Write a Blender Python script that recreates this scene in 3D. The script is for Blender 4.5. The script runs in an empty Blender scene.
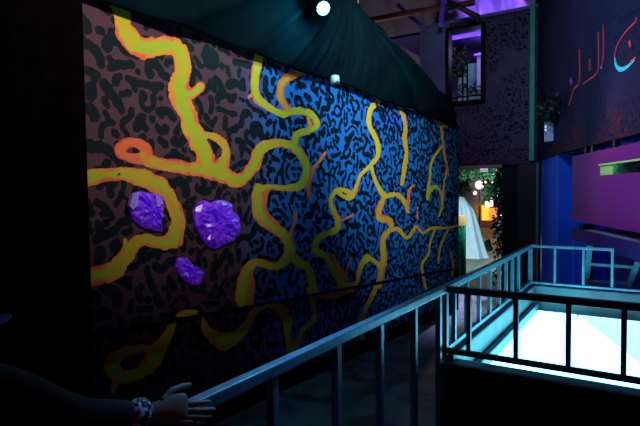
import bpy, bmesh, math, random
import numpy as np
from mathutils import Vector, Matrix, Quaternion

random.seed(7)
SC = bpy.context.scene
COL = SC.collection
PI = math.pi

# ------------------------------------------------------------------ camera
FPX = 520.0
CAM = Vector((0.0, 0.0, 1.9))
YAW, PITCH, ROLL = math.radians(32.4), math.radians(2.42), 0.010
f0 = Vector((-math.sin(YAW), math.cos(YAW), 0))
r0 = Vector((math.cos(YAW), math.sin(YAW), 0))
z0 = Vector((0, 0, 1))
FW = (f0 * math.cos(PITCH) - z0 * math.sin(PITCH)).normalized()
u1 = r0.cross(FW).normalized()
RT = (r0 * math.cos(ROLL) - u1 * math.sin(ROLL)).normalized()
UP = RT.cross(FW).normalized()
cd = bpy.data.cameras.new('camera'); cd.sensor_width = 36; cd.lens = FPX / 640 * 36
cd.clip_start = 0.05; cd.clip_end = 200
cam = bpy.data.objects.new('camera', cd); COL.objects.link(cam)
M = Matrix.Identity(4)
for i in range(3):
    M[i][0] = RT[i]; M[i][1] = UP[i]; M[i][2] = -FW[i]; M[i][3] = CAM[i]
cam.matrix_world = M
SC.camera = cam

# ------------------------------------------------------------------ world, exposure
w = bpy.data.worlds.new('world'); SC.world = w; w.use_nodes = True
w.node_tree.nodes['Background'].inputs[0].default_value = (0.0085, 0.0012, 0.0026, 1)
w.node_tree.nodes['Background'].inputs[1].default_value = 1.0
SC.view_settings.view_transform = 'Standard'; SC.view_settings.look = 'None'
SC.view_settings.exposure = 0.0; SC.view_settings.gamma = 1.0
try: SC.view_settings.use_curve_mapping = False
except Exception: pass


def lamp(name, kind, loc, power, color, target=None, size=0.1, angle=60, blend=1.0):
    d = bpy.data.lights.new(name, kind); d.energy = power; d.color = color
    if kind == 'AREA':
        d.size = size
    else:
        d.shadow_soft_size = size
    if kind == 'SPOT':
        d.spot_size = math.radians(angle); d.spot_blend = blend
    o = bpy.data.objects.new(name, d); COL.objects.link(o); o.location = loc
    if target is not None:
        o.rotation_euler = (Vector(target) - Vector(loc)).to_track_quat('-Z', 'Y').to_euler()
    return o


# unseen floods added overhead to light the mural, walls and recess
lamp('mural_flood_far', 'SPOT', (0.3, 3.6, 5.0), 1650, (0.72, 0.95, 1.0), (-3, 6.15, 2.98), 0.12, 49, 1.0)
lamp('mural_flood_near', 'SPOT', (0.6, 2.2, 5.0), 800, (1.0, 0.92, 0.90), (-3, 2.75, 3.25), 0.12, 49, 1.0)
lamp('far_wall_flood', 'SPOT', (-1.2, 4.5, 5.2), 330, (0.66, 0.55, 1.0), (-3.2, 11.5, 4.2), 0.15, 45, 1.0)
lamp('right_wall_flood', 'SPOT', (-2.7, 6.0, 5.2), 420, (0.30, 0.46, 1.0), (-0.4, 8.0, 4.0), 0.15, 110, 1.0)
lamp('recess_flood', 'SPOT', (-2.2, 6.6, 4.4), 215, (0.78, 0.45, 1.0), (0.4, 7.3, 1.7), 0.15, 60, 1.0)


lamp('handrail_fill', 'SPOT', (-0.75, 3.1, 5.0), 640, (0.13, 0.42, 1.0), (-1.08, 1.85, 1.2), 0.08, 29, 1.0)  # unseen lamp added so the handrail's top catches blue light
lamp('drape_streak_fill', 'SPOT', (-1.9, 9.2, 4.3), 3000, (0.10, 0.03, 1.0), (-2.85, 7.7, 3.75), 0.04, 30, 1.0)  # unseen deep blue lamp added for streaks on the drape's folds
lamp('red_fill', 'POINT', (0.4, -1.2, 2.0), 1.8, (1.0, 0.04, 0.10), None, 0.15)  # unseen red lamp added behind the camera for a dim red cast


# ------------------------------------------------------------------ pixel <-> place
def ray(px, py):
    return FW + RT * ((px - 320) / FPX) + UP * ((213 - py) / FPX)


def at_z(px, py, z):
    d = ray(px, py); return CAM + d * ((z - CAM.z) / d.z)


def at_plane(px, py, p, n):
    d = ray(px, py); p = Vector(p); n = Vector(n)
    return CAM + d * ((p - CAM).dot(n) / d.dot(n))


def at_x(px, py, x): return at_plane(px, py, (x, 0, 0), (1, 0, 0))
def at_y(px, py, y): return at_plane(px, py, (0, y, 0), (0, 1, 0))
def at_d(px, py, d): return CAM + ray(px, py) * d


# ------------------------------------------------------------------ materials
def mat(name, color, rough=0.6, metal=0.0, var=0.0, scale=8.0, bump=0.0, color2=None, emit=None, estr=0.0, spec=0.5):
    m = bpy.data.materials.new(name); m.use_nodes = True
    nt = m.node_tree; b = nt.nodes['Principled BSDF']
    b.inputs['Roughness'].default_value = rough; b.inputs['Metallic'].default_value = metal
    b.inputs['Specular IOR Level'].default_value = spec
    c = (*color, 1)
    b.inputs['Base Color'].default_value = c
    tc = nt.nodes.new('ShaderNodeTexCoord'); nz = nt.nodes.new('ShaderNodeTexNoise')
    nz.inputs['Scale'].default_value = scale; nz.inputs['Detail'].default_value = 5
    nt.links.new(tc.outputs['Object'], nz.inputs['Vector'])
    if var > 0 or color2:
        r = nt.nodes.new('ShaderNodeValToRGB')
        r.color_ramp.elements[0].position = 0.35; r.color_ramp.elements[1].position = 0.65
        c2 = color2 if color2 else tuple(min(1, k * (1 + var)) for k in color)
        r.color_ramp.elements[0].color = (*(k * (1 - var) for k in color), 1)
        r.color_ramp.elements[1].color = (*c2, 1)
        nt.links.new(nz.outputs['Fac'], r.inputs['Fac']); nt.links.new(r.outputs['Color'], b.inputs['Base Color'])
    if bump > 0:
        bp = nt.nodes.new('ShaderNodeBump'); bp.inputs['Strength'].default_value = bump
        nt.links.new(nz.outputs['Fac'], bp.inputs['Height']); nt.links.new(bp.outputs['Normal'], b.inputs['Normal'])
    if emit:
        b.inputs['Emission Color'].default_value = (*emit, 1); b.inputs['Emission Strength'].default_value = estr
    return m


class NT:
    """small node-building helper"""
    def __init__(s, name):
        s.m = bpy.data.materials.new(name); s.m.use_nodes = True
        s.t = s.m.node_tree; s.b = s.t.nodes['Principled BSDF']

    def n(s, kind, **kw):
        x = s.t.nodes.new(kind)
        for k, v in kw.items(): setattr(x, k, v)
        return x

    def l(s, a, b): s.t.links.new(a, b)

    def math(s, op, a, b=None, clamp=False):
        x = s.n('ShaderNodeMath', operation=op); x.use_clamp = clamp
        for i, v in enumerate((a, b)):
            if v is None: continue
            if isinstance(v, (int, float)): x.inputs[i].default_value = v
            else: s.l(v, x.inputs[i])
        return x.outputs[0]

    def mix(s, fac, a, b):
        x = s.n('ShaderNodeMix', data_type='RGBA')
        for k, v in ((0, fac), (6, a), (7, b)):
            if isinstance(v, (int, float)): x.inputs[k].default_value = v
            elif isinstance(v, tuple): x.inputs[k].default_value = (*v, 1)
            else: s.l(v, x.inputs[k])
        return x.outputs[2]

    def step(s, v, lo, hi):
        x = s.n('ShaderNodeMapRange', interpolation_type='SMOOTHSTEP')
        s.l(v, x.inputs['Value']); x.inputs['From Min'].default_value = lo; x.inputs['From Max'].default_value = hi
        return x.outputs['Result']

    def noise(s, vec, scale, detail=2.0, rough=0.5, dist=0.0):
        x = s.n('ShaderNodeTexNoise'); s.l(vec, x.inputs['Vector'])
        x.inputs['Scale'].default_value = scale; x.inputs['Detail'].default_value = detail
        x.inputs['Roughness'].default_value = rough; x.inputs['Distortion'].default_value = dist
        return x.outputs['Fac']


def mural_material():
    g = NT('mural_paint')
    tc = g.n('ShaderNodeTexCoord'); P = tc.outputs['Object']
    sx = g.n('ShaderNodeSeparateXYZ'); g.l(P, sx.inputs[0])
    # squiggly black camouflage strokes on the ground colour
    ai = g.n('ShaderNodeAttribute', attribute_name='ink')
    black = g.step(g.math('ADD', ai.outputs['Fac'], g.math('MULTIPLY', g.math('SUBTRACT', g.noise(P, 26.0, 1.0), 0.5), 0.8)), -0.27, -0.18)
    # ground colour: mauve at the near end, blue further on, with a ragged border
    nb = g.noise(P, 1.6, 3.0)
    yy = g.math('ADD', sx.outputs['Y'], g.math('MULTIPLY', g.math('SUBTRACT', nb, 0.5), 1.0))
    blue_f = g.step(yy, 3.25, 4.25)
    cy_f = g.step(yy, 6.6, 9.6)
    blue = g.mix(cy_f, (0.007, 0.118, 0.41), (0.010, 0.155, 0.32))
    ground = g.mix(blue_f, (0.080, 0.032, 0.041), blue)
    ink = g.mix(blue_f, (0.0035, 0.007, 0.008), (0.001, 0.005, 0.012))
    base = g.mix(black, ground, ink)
    # fluorescent veins
    av = g.n('ShaderNodeAttribute', attribute_name='vein'); at = g.n('ShaderNodeAttribute', attribute_name='redness')
    ne = g.noise(P, 12.0, 3.0); ne2 = g.noise(P, 4.0, 2.0); ne3 = g.noise(P, 5.5, 2.0, 0.5, 0.6)
    v = g.math('ADD', av.outputs['Fac'], g.math('MULTIPLY', g.math('SUBTRACT', ne, 0.5), 0.85))
    heart = g.step(g.math('ADD', v, g.math('MULTIPLY', g.math('SUBTRACT', ne2, 0.5), 1.8)), 0.08, 0.55)
    yellow = g.mix(g.step(ne2, 0.42, 0.62), (0.34, 0.46, 0.022), (0.54, 0.38, 0.02))
    core = g.mix(heart, g.mix(g.step(ne3, 0.46, 0.60), (0.78, 0.25, 0.022), (0.75, 0.10, 0.045)), yellow)
    hot = g.mix(heart, (0.66, 0.07, 0.04), (0.74, 0.14, 0.045))
    vcol = g.mix(at.outputs['Fac'], core, hot)
    out = g.mix(g.step(v, -0.03, 0.05), base, vcol)
    g.l(out, g.b.inputs['Base Color'])
    g.b.inputs['Roughness'].default_value = 0.75; g.b.inputs['Specular IOR Level'].default_value = 0.15
    return g.m


def speckle_material(name, base, spot, scale, lo, low=None, lowz=(2.2, 3.2)):
    g = NT(name); tc = g.n('ShaderNodeTexCoord'); P = tc.outputs['Object']
    sx = g.n('ShaderNodeSeparateXYZ'); g.l(P, sx.inputs[0])
    n1 = g.noise(P, scale, 1.0, 0.5, 0.6); n2 = g.noise(P, 1.5, 3.0)
    s = g.math('MULTIPLY', g.step(n1, lo, lo + 0.04), g.step(n2, 0.32, 0.5))
    gcol = g.mix(n2, base, tuple(k * 0.6 for k in base))
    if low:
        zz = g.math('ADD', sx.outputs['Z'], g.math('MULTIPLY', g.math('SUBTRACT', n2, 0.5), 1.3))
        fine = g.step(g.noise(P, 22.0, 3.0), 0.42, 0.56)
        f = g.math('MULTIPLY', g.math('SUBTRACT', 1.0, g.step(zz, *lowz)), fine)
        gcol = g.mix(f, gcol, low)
    g.l(g.mix(s, gcol, spot), g.b.inputs['Base Color'])
    bp = g.n('ShaderNodeBump'); bp.inputs['Strength'].default_value = 0.25
    g.l(n1, bp.inputs['Height']); g.l(bp.outputs['Normal'], g.b.inputs['Normal'])
    g.b.inputs['Roughness'].default_value = 0.85; g.b.inputs['Specular IOR Level'].default_value = 0.1
    return g.m


def glass_material():
    g = NT('window_glass')
    tr = g.n('ShaderNodeBsdfTransparent'); gl = g.n('ShaderNodeBsdfGlossy'); gl.inputs['Roughness'].default_value = 0.03
    fr = g.n('ShaderNodeFresnel'); fr.inputs['IOR'].default_value = 1.45
    mx = g.n('ShaderNodeMixShader'); g.l(fr.outputs[0], mx.inputs[0]); g.l(tr.outputs[0], mx.inputs[1]); g.l(gl.outputs[0], mx.inputs[2])
    out = g.t.nodes['Material Output']; g.l(mx.outputs[0], out.inputs['Surface'])
    return g.m


def floor_material():
    g = NT('worn_floor'); tc = g.n('ShaderNodeTexCoord'); P = tc.outputs['Object']
    n = g.noise(P, 2.2, 5.0, 0.6, 0.4); n2 = g.noise(P, 14.0, 3.0)
    c = g.mix(g.step(n, 0.42, 0.60), (0.09, 0.095, 0.12), (0.028, 0.022, 0.030))
    g.l(c, g.b.inputs['Base Color'])
    r = g.math('ADD', 0.42, g.math('MULTIPLY', n2, 0.3)); g.l(r, g.b.inputs['Roughness'])
    return g.m


MT = dict(
    black_wall=mat('black_wall_paint', (0.0022, 0.0014, 0.0016), 0.95, var=0.3, spec=0.0),
    black_cloth=mat('black_cloth', (0.0018, 0.0075, 0.0105), 0.8, var=0.25, scale=3, spec=0.0),
    black_paint=mat('black_paint', (0.004, 0.004, 0.0045), 0.6, spec=0.2),
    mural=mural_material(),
    steel=mat('grey_painted_steel', (0.13, 0.28, 0.36), 0.38, 0.35, var=0.18, scale=14, bump=0.04),
    steel_dark=mat('darker_steel', (0.10, 0.12, 0.14), 0.42, 0.35, var=0.2, scale=14, bump=0.04),  # darker tone for the pit's front railing
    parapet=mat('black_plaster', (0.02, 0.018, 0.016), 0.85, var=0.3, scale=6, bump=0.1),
    curb=mat('pale_curb_paint', (0.15, 0.22, 0.25), 0.5, var=0.2, scale=5, bump=0.06),
    panel_light=mat('lit_panel_white', (0.8, 0.8, 0.8), 0.5, emit=(0.98, 4.7, 6.1), estr=1.0),
    panel_cyan=mat('lit_panel_cyan', (0.8, 0.8, 0.8), 0.5, emit=(0.60, 1.5, 2.0), estr=1.0),
    white_sheet=mat('white_sheet', (0.86, 0.87, 0.88), 0.6, var=0.03, scale=3),
    far_wall=speckle_material('purple_grey_speckled_plaster', (0.10, 0.085, 0.15), (0.013, 0.010, 0.02), 25.0, 0.53,
                              low=(0.09, 0.03, 0.05), lowz=(2.3, 3.2)),
    grey_wall=mat('grey_blue_plaster', (0.15, 0.19, 0.29), 0.85, var=0.15, scale=2, spec=0.1),
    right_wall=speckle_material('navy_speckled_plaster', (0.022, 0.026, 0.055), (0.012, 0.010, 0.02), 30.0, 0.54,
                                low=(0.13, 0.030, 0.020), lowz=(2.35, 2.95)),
    green_paint=mat('green_paint', (0.014, 0.36, 0.16), 0.6, var=0.15, scale=3),
    blue_paint=mat('blue_paint', (0.012, 0.13, 0.85), 0.6, var=0.12, scale=2),
    navy_paint=mat('navy_paint', (0.006, 0.022, 0.45), 0.6, var=0.15, scale=2),
    magenta=mat('magenta_paint', (0.20, 0.016, 0.20), 0.65, color2=(0.22, 0.015, 0.15), scale=1.2),
    lime=mat('lime_paint', (0.35, 0.95, 0.22), 0.6, color2=(0.50, 0.90, 0.12), scale=9),
    indigo=mat('indigo_paint', (0.020, 0.006, 0.10), 0.6, var=0.15, scale=3),
    red_paint=mat('red_fluorescent_paint', (0.85, 0.05, 0.045), 0.6, var=0.1, scale=9),
    magenta_dot=mat('pink_paint', (0.55, 0.03, 0.42), 0.6, var=0.1),
    teal_paint=mat('teal_paint', (0.03, 0.75, 0.60), 0.6, var=0.2, scale=12),
    white_plastic=mat('white_plastic', (0.42, 0.46, 0.44), 0.45, var=0.04),
    dark_plastic=mat('dark_plastic', (0.012, 0.012, 0.014), 0.4),
    quilt=mat('quilted_insulation', (0.20, 0.17, 0.20), 0.7, var=0.15, scale=1.2),
    rust=mat('rusty_pipe', (0.26, 0.11, 0.07), 0.6, 0.3, var=0.3, scale=6),
    violet_lit_tint=mat('violet_lit_tint', (0.20, 0.08, 0.75), 0.6, var=0.1),  # violet light on the roof struts put into their colour
    cloth_white=mat('white_cloth', (0.70, 0.74, 0.78), 0.7, var=0.06, scale=5),
    cloth_violet=mat('pale_violet_cloth', (0.60, 0.50, 0.85), 0.6, var=0.1, scale=3),
    leaf=mat('leaf', (0.03, 0.075, 0.02), 0.6, var=0.4, scale=4),
    leaf_dark=mat('dark_leaf', (0.012, 0.028, 0.012), 0.6, var=0.4, scale=4),
    wood_dark=mat('dark_red_stained_wood', (0.010, 0.0022, 0.0022), 0.6, var=0.3, scale=4, bump=0.1),
    tan=mat('tan_timber', (0.35, 0.26, 0.16), 0.7, var=0.2, scale=5),
    yard=mat('yard_paving', (0.26, 0.25, 0.20), 0.65, var=0.25, scale=1.5),
    floor=floor_material(),
    glass=glass_material(),
    lens=mat('lit_lens', (0.9, 0.95, 1), 0.2, emit=(0.62, 0.93, 1.0), estr=14.0),
    violet_lamp=mat('violet_tube', (0.5, 0.3, 1), 0.3, emit=(0.20, 0.06, 1.0), estr=1.1),
    board=mat('pale_green_board', (0.25, 0.50, 0.50), 0.7, color2=(0.10, 0.30, 0.42), scale=3),
    gem=mat('crumpled_violet_film', (0.15, 0.012, 0.72), 0.30, color2=(0.32, 0.08, 0.95), scale=24, bump=0.5,
            emit=(0.15, 0.005, 0.8), estr=0.12),
    gem_pale=mat('pale_lilac_film', (0.42, 0.26, 0.92), 0.3, var=0.1, scale=16, bump=0.4),
    skin=mat('skin', (0.26, 0.17, 0.125), 0.55, var=0.08, scale=10),
    jacket=mat('dark_grey_jacket', (0.030, 0.040, 0.042), 0.85, var=0.25, scale=9, bump=0.2, spec=0.15),
    trousers=mat('black_trousers', (0.012, 0.012, 0.015), 0.85, var=0.2, scale=9, spec=0.15),
    hair=mat('dark_hair', (0.012, 0.008, 0.006), 0.6, var=0.2, scale=30),
    cap=mat('blue_cap_cloth', (0.03, 0.05, 0.20), 0.8, var=0.15, scale=12),
    shoe=mat('black_shoe', (0.01, 0.01, 0.01), 0.5),
    eye=mat('eye_white', (0.6, 0.6, 0.58), 0.2),
    lavender=mat('lavender_panel', (0.55, 0.46, 0.66), 0.7, var=0.2, scale=2),
    crate_green=speckle_material('green_speckled_board', (0.03, 0.30, 0.17), (0.004, 0.03, 0.02), 9.0, 0.52),
    orange=mat('orange_paint', (0.62, 0.25, 0.07), 0.6, var=0.15),
    maroon=mat('maroon_paint', (0.22, 0.07, 0.06), 0.6, var=0.15),
)


def glow(name, col, s):
    return mat(name, tuple(min(1, c) for c in col), 0.5, emit=col, estr=s)


# ------------------------------------------------------------------ mesh helpers
def finish(name, bm, material, parent=None, smooth=False, mats=None):
    me = bpy.data.meshes.new(name); bm.normal_update(); bm.to_mesh(me); bm.free()
    for m in (mats or [material]): me.materials.append(m)
    if smooth:
        for p in me.polygons: p.use_smooth = True
    o = bpy.data.objects.new(name, me); COL.objects.link(o)
    if parent is not None:
        o.parent = parent
        o.matrix_parent_inverse = Matrix.Translation(parent.location).inverted()
    return o


def empty(name, loc, label, cat, group=None):
    o = bpy.data.objects.new(name, None); COL.objects.link(o); o.location = loc; o.empty_display_size = 0.1
    o['label'] = label; o['category'] = cat
    if group: o['group'] = group
    return o


def tag(o, label, cat, group=None, kind=None):
    if label: o['label'] = label
    if cat: o['category'] = cat
    if group: o['group'] = group
    if kind: o['kind'] = kind
    return o


def struct(o, label=None, cat=None):
    o['kind'] = 'structure'
    if label: o['label'] = label
    if cat: o['category'] = cat
    return o


def box(bm, c, s, R=None, bevel=0.0):
    """box of full size s centred at c, R an optional 3x3 rotation"""
    g = bmesh.ops.create_cube(bm, size=1.0); vs = g['verts']
    for v in vs:
        p = Vector((v.co.x * s[0], v.co.y * s[1], v.co.z * s[2]))
        v.co = (R @ p if R else p) + Vector(c)
    if bevel > 0:
        es = list({e for v in vs for e in v.link_edges})
        bmesh.ops.bevel(bm, geom=es, offset=bevel, segments=2, affect='EDGES', profile=0.6)


def bar(bm, a, b, wdt, hgt=None, upv=(0, 0, 1), bevel=0.0):
    """rectangular bar from a to b"""
    a = Vector(a); b = Vector(b); hgt = hgt or wdt
    d = (b - a).normalized(); u = Vector(upv)
    if abs(d.dot(u)) > 0.99: u = Vector((0, 1, 0))
    s = d.cross(u).normalized(); u = s.cross(d).normalized()
    R = Matrix((s, d, u)).transposed()
    box(bm, (a + b) / 2, (wdt, (b - a).length, hgt), R, bevel)


def tube(bm, pts, rad, seg=10, cap=True):
    pts = [Vector(p) for p in pts]; n = len(pts)
    rads = rad if isinstance(rad, (list, tuple)) else [rad] * n
    rings = []; prev = None
    for i, p in enumerate(pts):
        t = (pts[min(i + 1, n - 1)] - pts[max(i - 1, 0)]).normalized()
        if prev is None:
            a = t.orthogonal().normalized()
        else:
            a = (prev - t * prev.dot(t)).normalized()
        prev = a; b = t.cross(a)
        rings.append([bm.verts.new(p + (a * math.cos(2 * PI * k / seg) + b * math.sin(2 * PI * k / seg)) * rads[i]) for k in range(seg)])
    for i in range(n - 1):
        for k in range(seg):
            bm.faces.new((rings[i][k], rings[i][(k + 1) % seg], rings[i + 1][(k + 1) % seg], rings[i + 1][k]))
    if cap:
        bm.faces.new(rings[0][::-1]); bm.faces.new(rings[-1])


def lathe(bm, prof, seg=20, Mx=None):
    rings = []
    for r, z in prof:
        ring = []
        for k in range(seg):
            v = Vector((r * math.cos(2 * PI * k / seg), r * math.sin(2 * PI * k / seg), z))
            ring.append(bm.verts.new(Mx @ v if Mx else v))
        rings.append(ring)
    for i in range(len(rings) - 1):
        for k in range(seg):
            bm.faces.new((rings[i][k], rings[i][(k + 1) % seg], rings[i + 1][(k + 1) % seg], rings[i + 1][k]))
    bm.faces.new(rings[0][::-1]); bm.faces.new(rings[-1])


def grid(bm, nu, nv, fn):
    V = [[bm.verts.new(fn(i / (nu - 1), j / (nv - 1))) for j in range(nv)] for i in range(nu)]
    for i in range(nu - 1):
        for j in range(nv - 1):
            bm.faces.new((V[i][j], V[i + 1][j], V[i + 1][j + 1], V[i][j + 1]))
    return V


def solidify(o, t, offset=0.0):
    m = o.modifiers.new('solid', 'SOLIDIFY'); m.thickness = t; m.offset = offset
    return o


def slab(bm, poly, thick_vec):
    """prism from polygon points extruded along a vector"""
    tv = Vector(thick_vec)
    a = [bm.verts.new(Vector(p)) for p in poly]; b = [bm.verts.new(Vector(p) + tv) for p in poly]
    bm.faces.new(a); bm.faces.new(b[::-1]); n = len(poly)
    for i in range(n):
        bm.faces.new((a[i], b[i], b[(i + 1) % n], a[(i + 1) % n]))
    bmesh.ops.recalc_face_normals(bm, faces=bm.faces)


def leaves(bm, pts, size, seed=0, droop=0.0):
    rnd = random.Random(seed)
    for p in pts:
        q = Quaternion((rnd.gauss(0, 1), rnd.gauss(0, 1), rnd.gauss(0, 1), rnd.gauss(0, 1))).normalized()
        s = size * rnd.uniform(0.6, 1.3)
        prof = [(0, 0, 0), (0.28 * s, 0.45 * s, 0.06 * s), (0, s, -droop * s), (-0.28 * s, 0.45 * s, 0.06 * s)]
        vs = [bm.verts.new(Vector(p) + q @ Vector(c)) for c in prof]
        mid = bm.verts.new(Vector(p) + q @ Vector((0, 0.5 * s, -0.03 * s)))
        for i in range(4): bm.faces.new((vs[i], vs[(i + 1) % 4], mid))


def floor_z(y):
    t = min(1, max(0, (y - 2.0) / 7.0)); return -0.35 * t


# ================================================================== LARGE STRUCTURE
# floor: level landing, ramp falling away along the mural, then the lower level and the yard outside
bm = bmesh.new()
ys = [-3, 0, 2, 3, 4, 5, 6, 7, 8, 9, 10.4, 11.6]
for i in range(len(ys) - 1):
    a, b = ys[i], ys[i + 1]
    q = [bm.verts.new(p) for p in ((-6, a, floor_z(a)), (4.5, a, floor_z(a)), (4.5, b, floor_z(b)), (-6, b, floor_z(b)))]
    bm.faces.new(q)
bmesh.ops.remove_doubles(bm, verts=bm.verts, dist=1e-4)
struct(finish('floor', bm, MT['floor']), 'dark scuffed walkway floor sloping down along the painted wall', 'floor')
YF = 11.5                                      # the far wall's face
ZL = -0.35
bm = bmesh.new()
box(bm, (-2, 11.6 + 12, ZL - 0.05), (30, 24, 0.1))
struct(finish('ground', bm, MT['yard']), 'pale paved yard beyond the doorway', 'ground')

# left wall behind the mural
XM = -3.0
bm = bmesh.new()
box(bm, (-3.16, 4.0, 1.3), (0.16, 11.2, 3.3))
struct(finish('wall_left', bm, MT['black_wall']), 'black wall carrying the vein mural', 'wall')

# mural: column positions follow the panel's length, the rows its height
top_px = [(82, -4), (109, 5), (220, 43), (305, 73), (376, 97), (459, 129)]
seam_px = [(82, 337), (95, 334), (200, 313.5), (300, 295), (380, 281.5), (459, 267)]
foot_px = [(96, 437), (200, 405), (300, 375), (370, 352), (459, 312)]
top_l = [at_x(x, y, XM) for x, y in top_px]
seam_l = [at_x(x, y, XM) for x, y in seam_px]
foot_l = [at_x(x, y, XM) for x, y in foot_px]


def fit(pts):
    A = np.array([[p.y, 1] for p in pts]); z = np.array([p.z for p in pts])
    return np.linalg.lstsq(A, z, rcond=None)[0]


kt, ks, kf = fit(top_l), fit(seam_l), fit(foot_l)
ZT = lambda y: float(kt[0] * y + kt[1])
ZS = lambda y: float(ks[0] * y + ks[1])
ZB = lambda y: float(min(ks[0] * y + ks[1] - 0.55, floor_z(y) + 0.20 + 0 * y))
Y0 = at_x(88, 160, XM).y
Y1 = at_x(458.5, 200, XM).y

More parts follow.
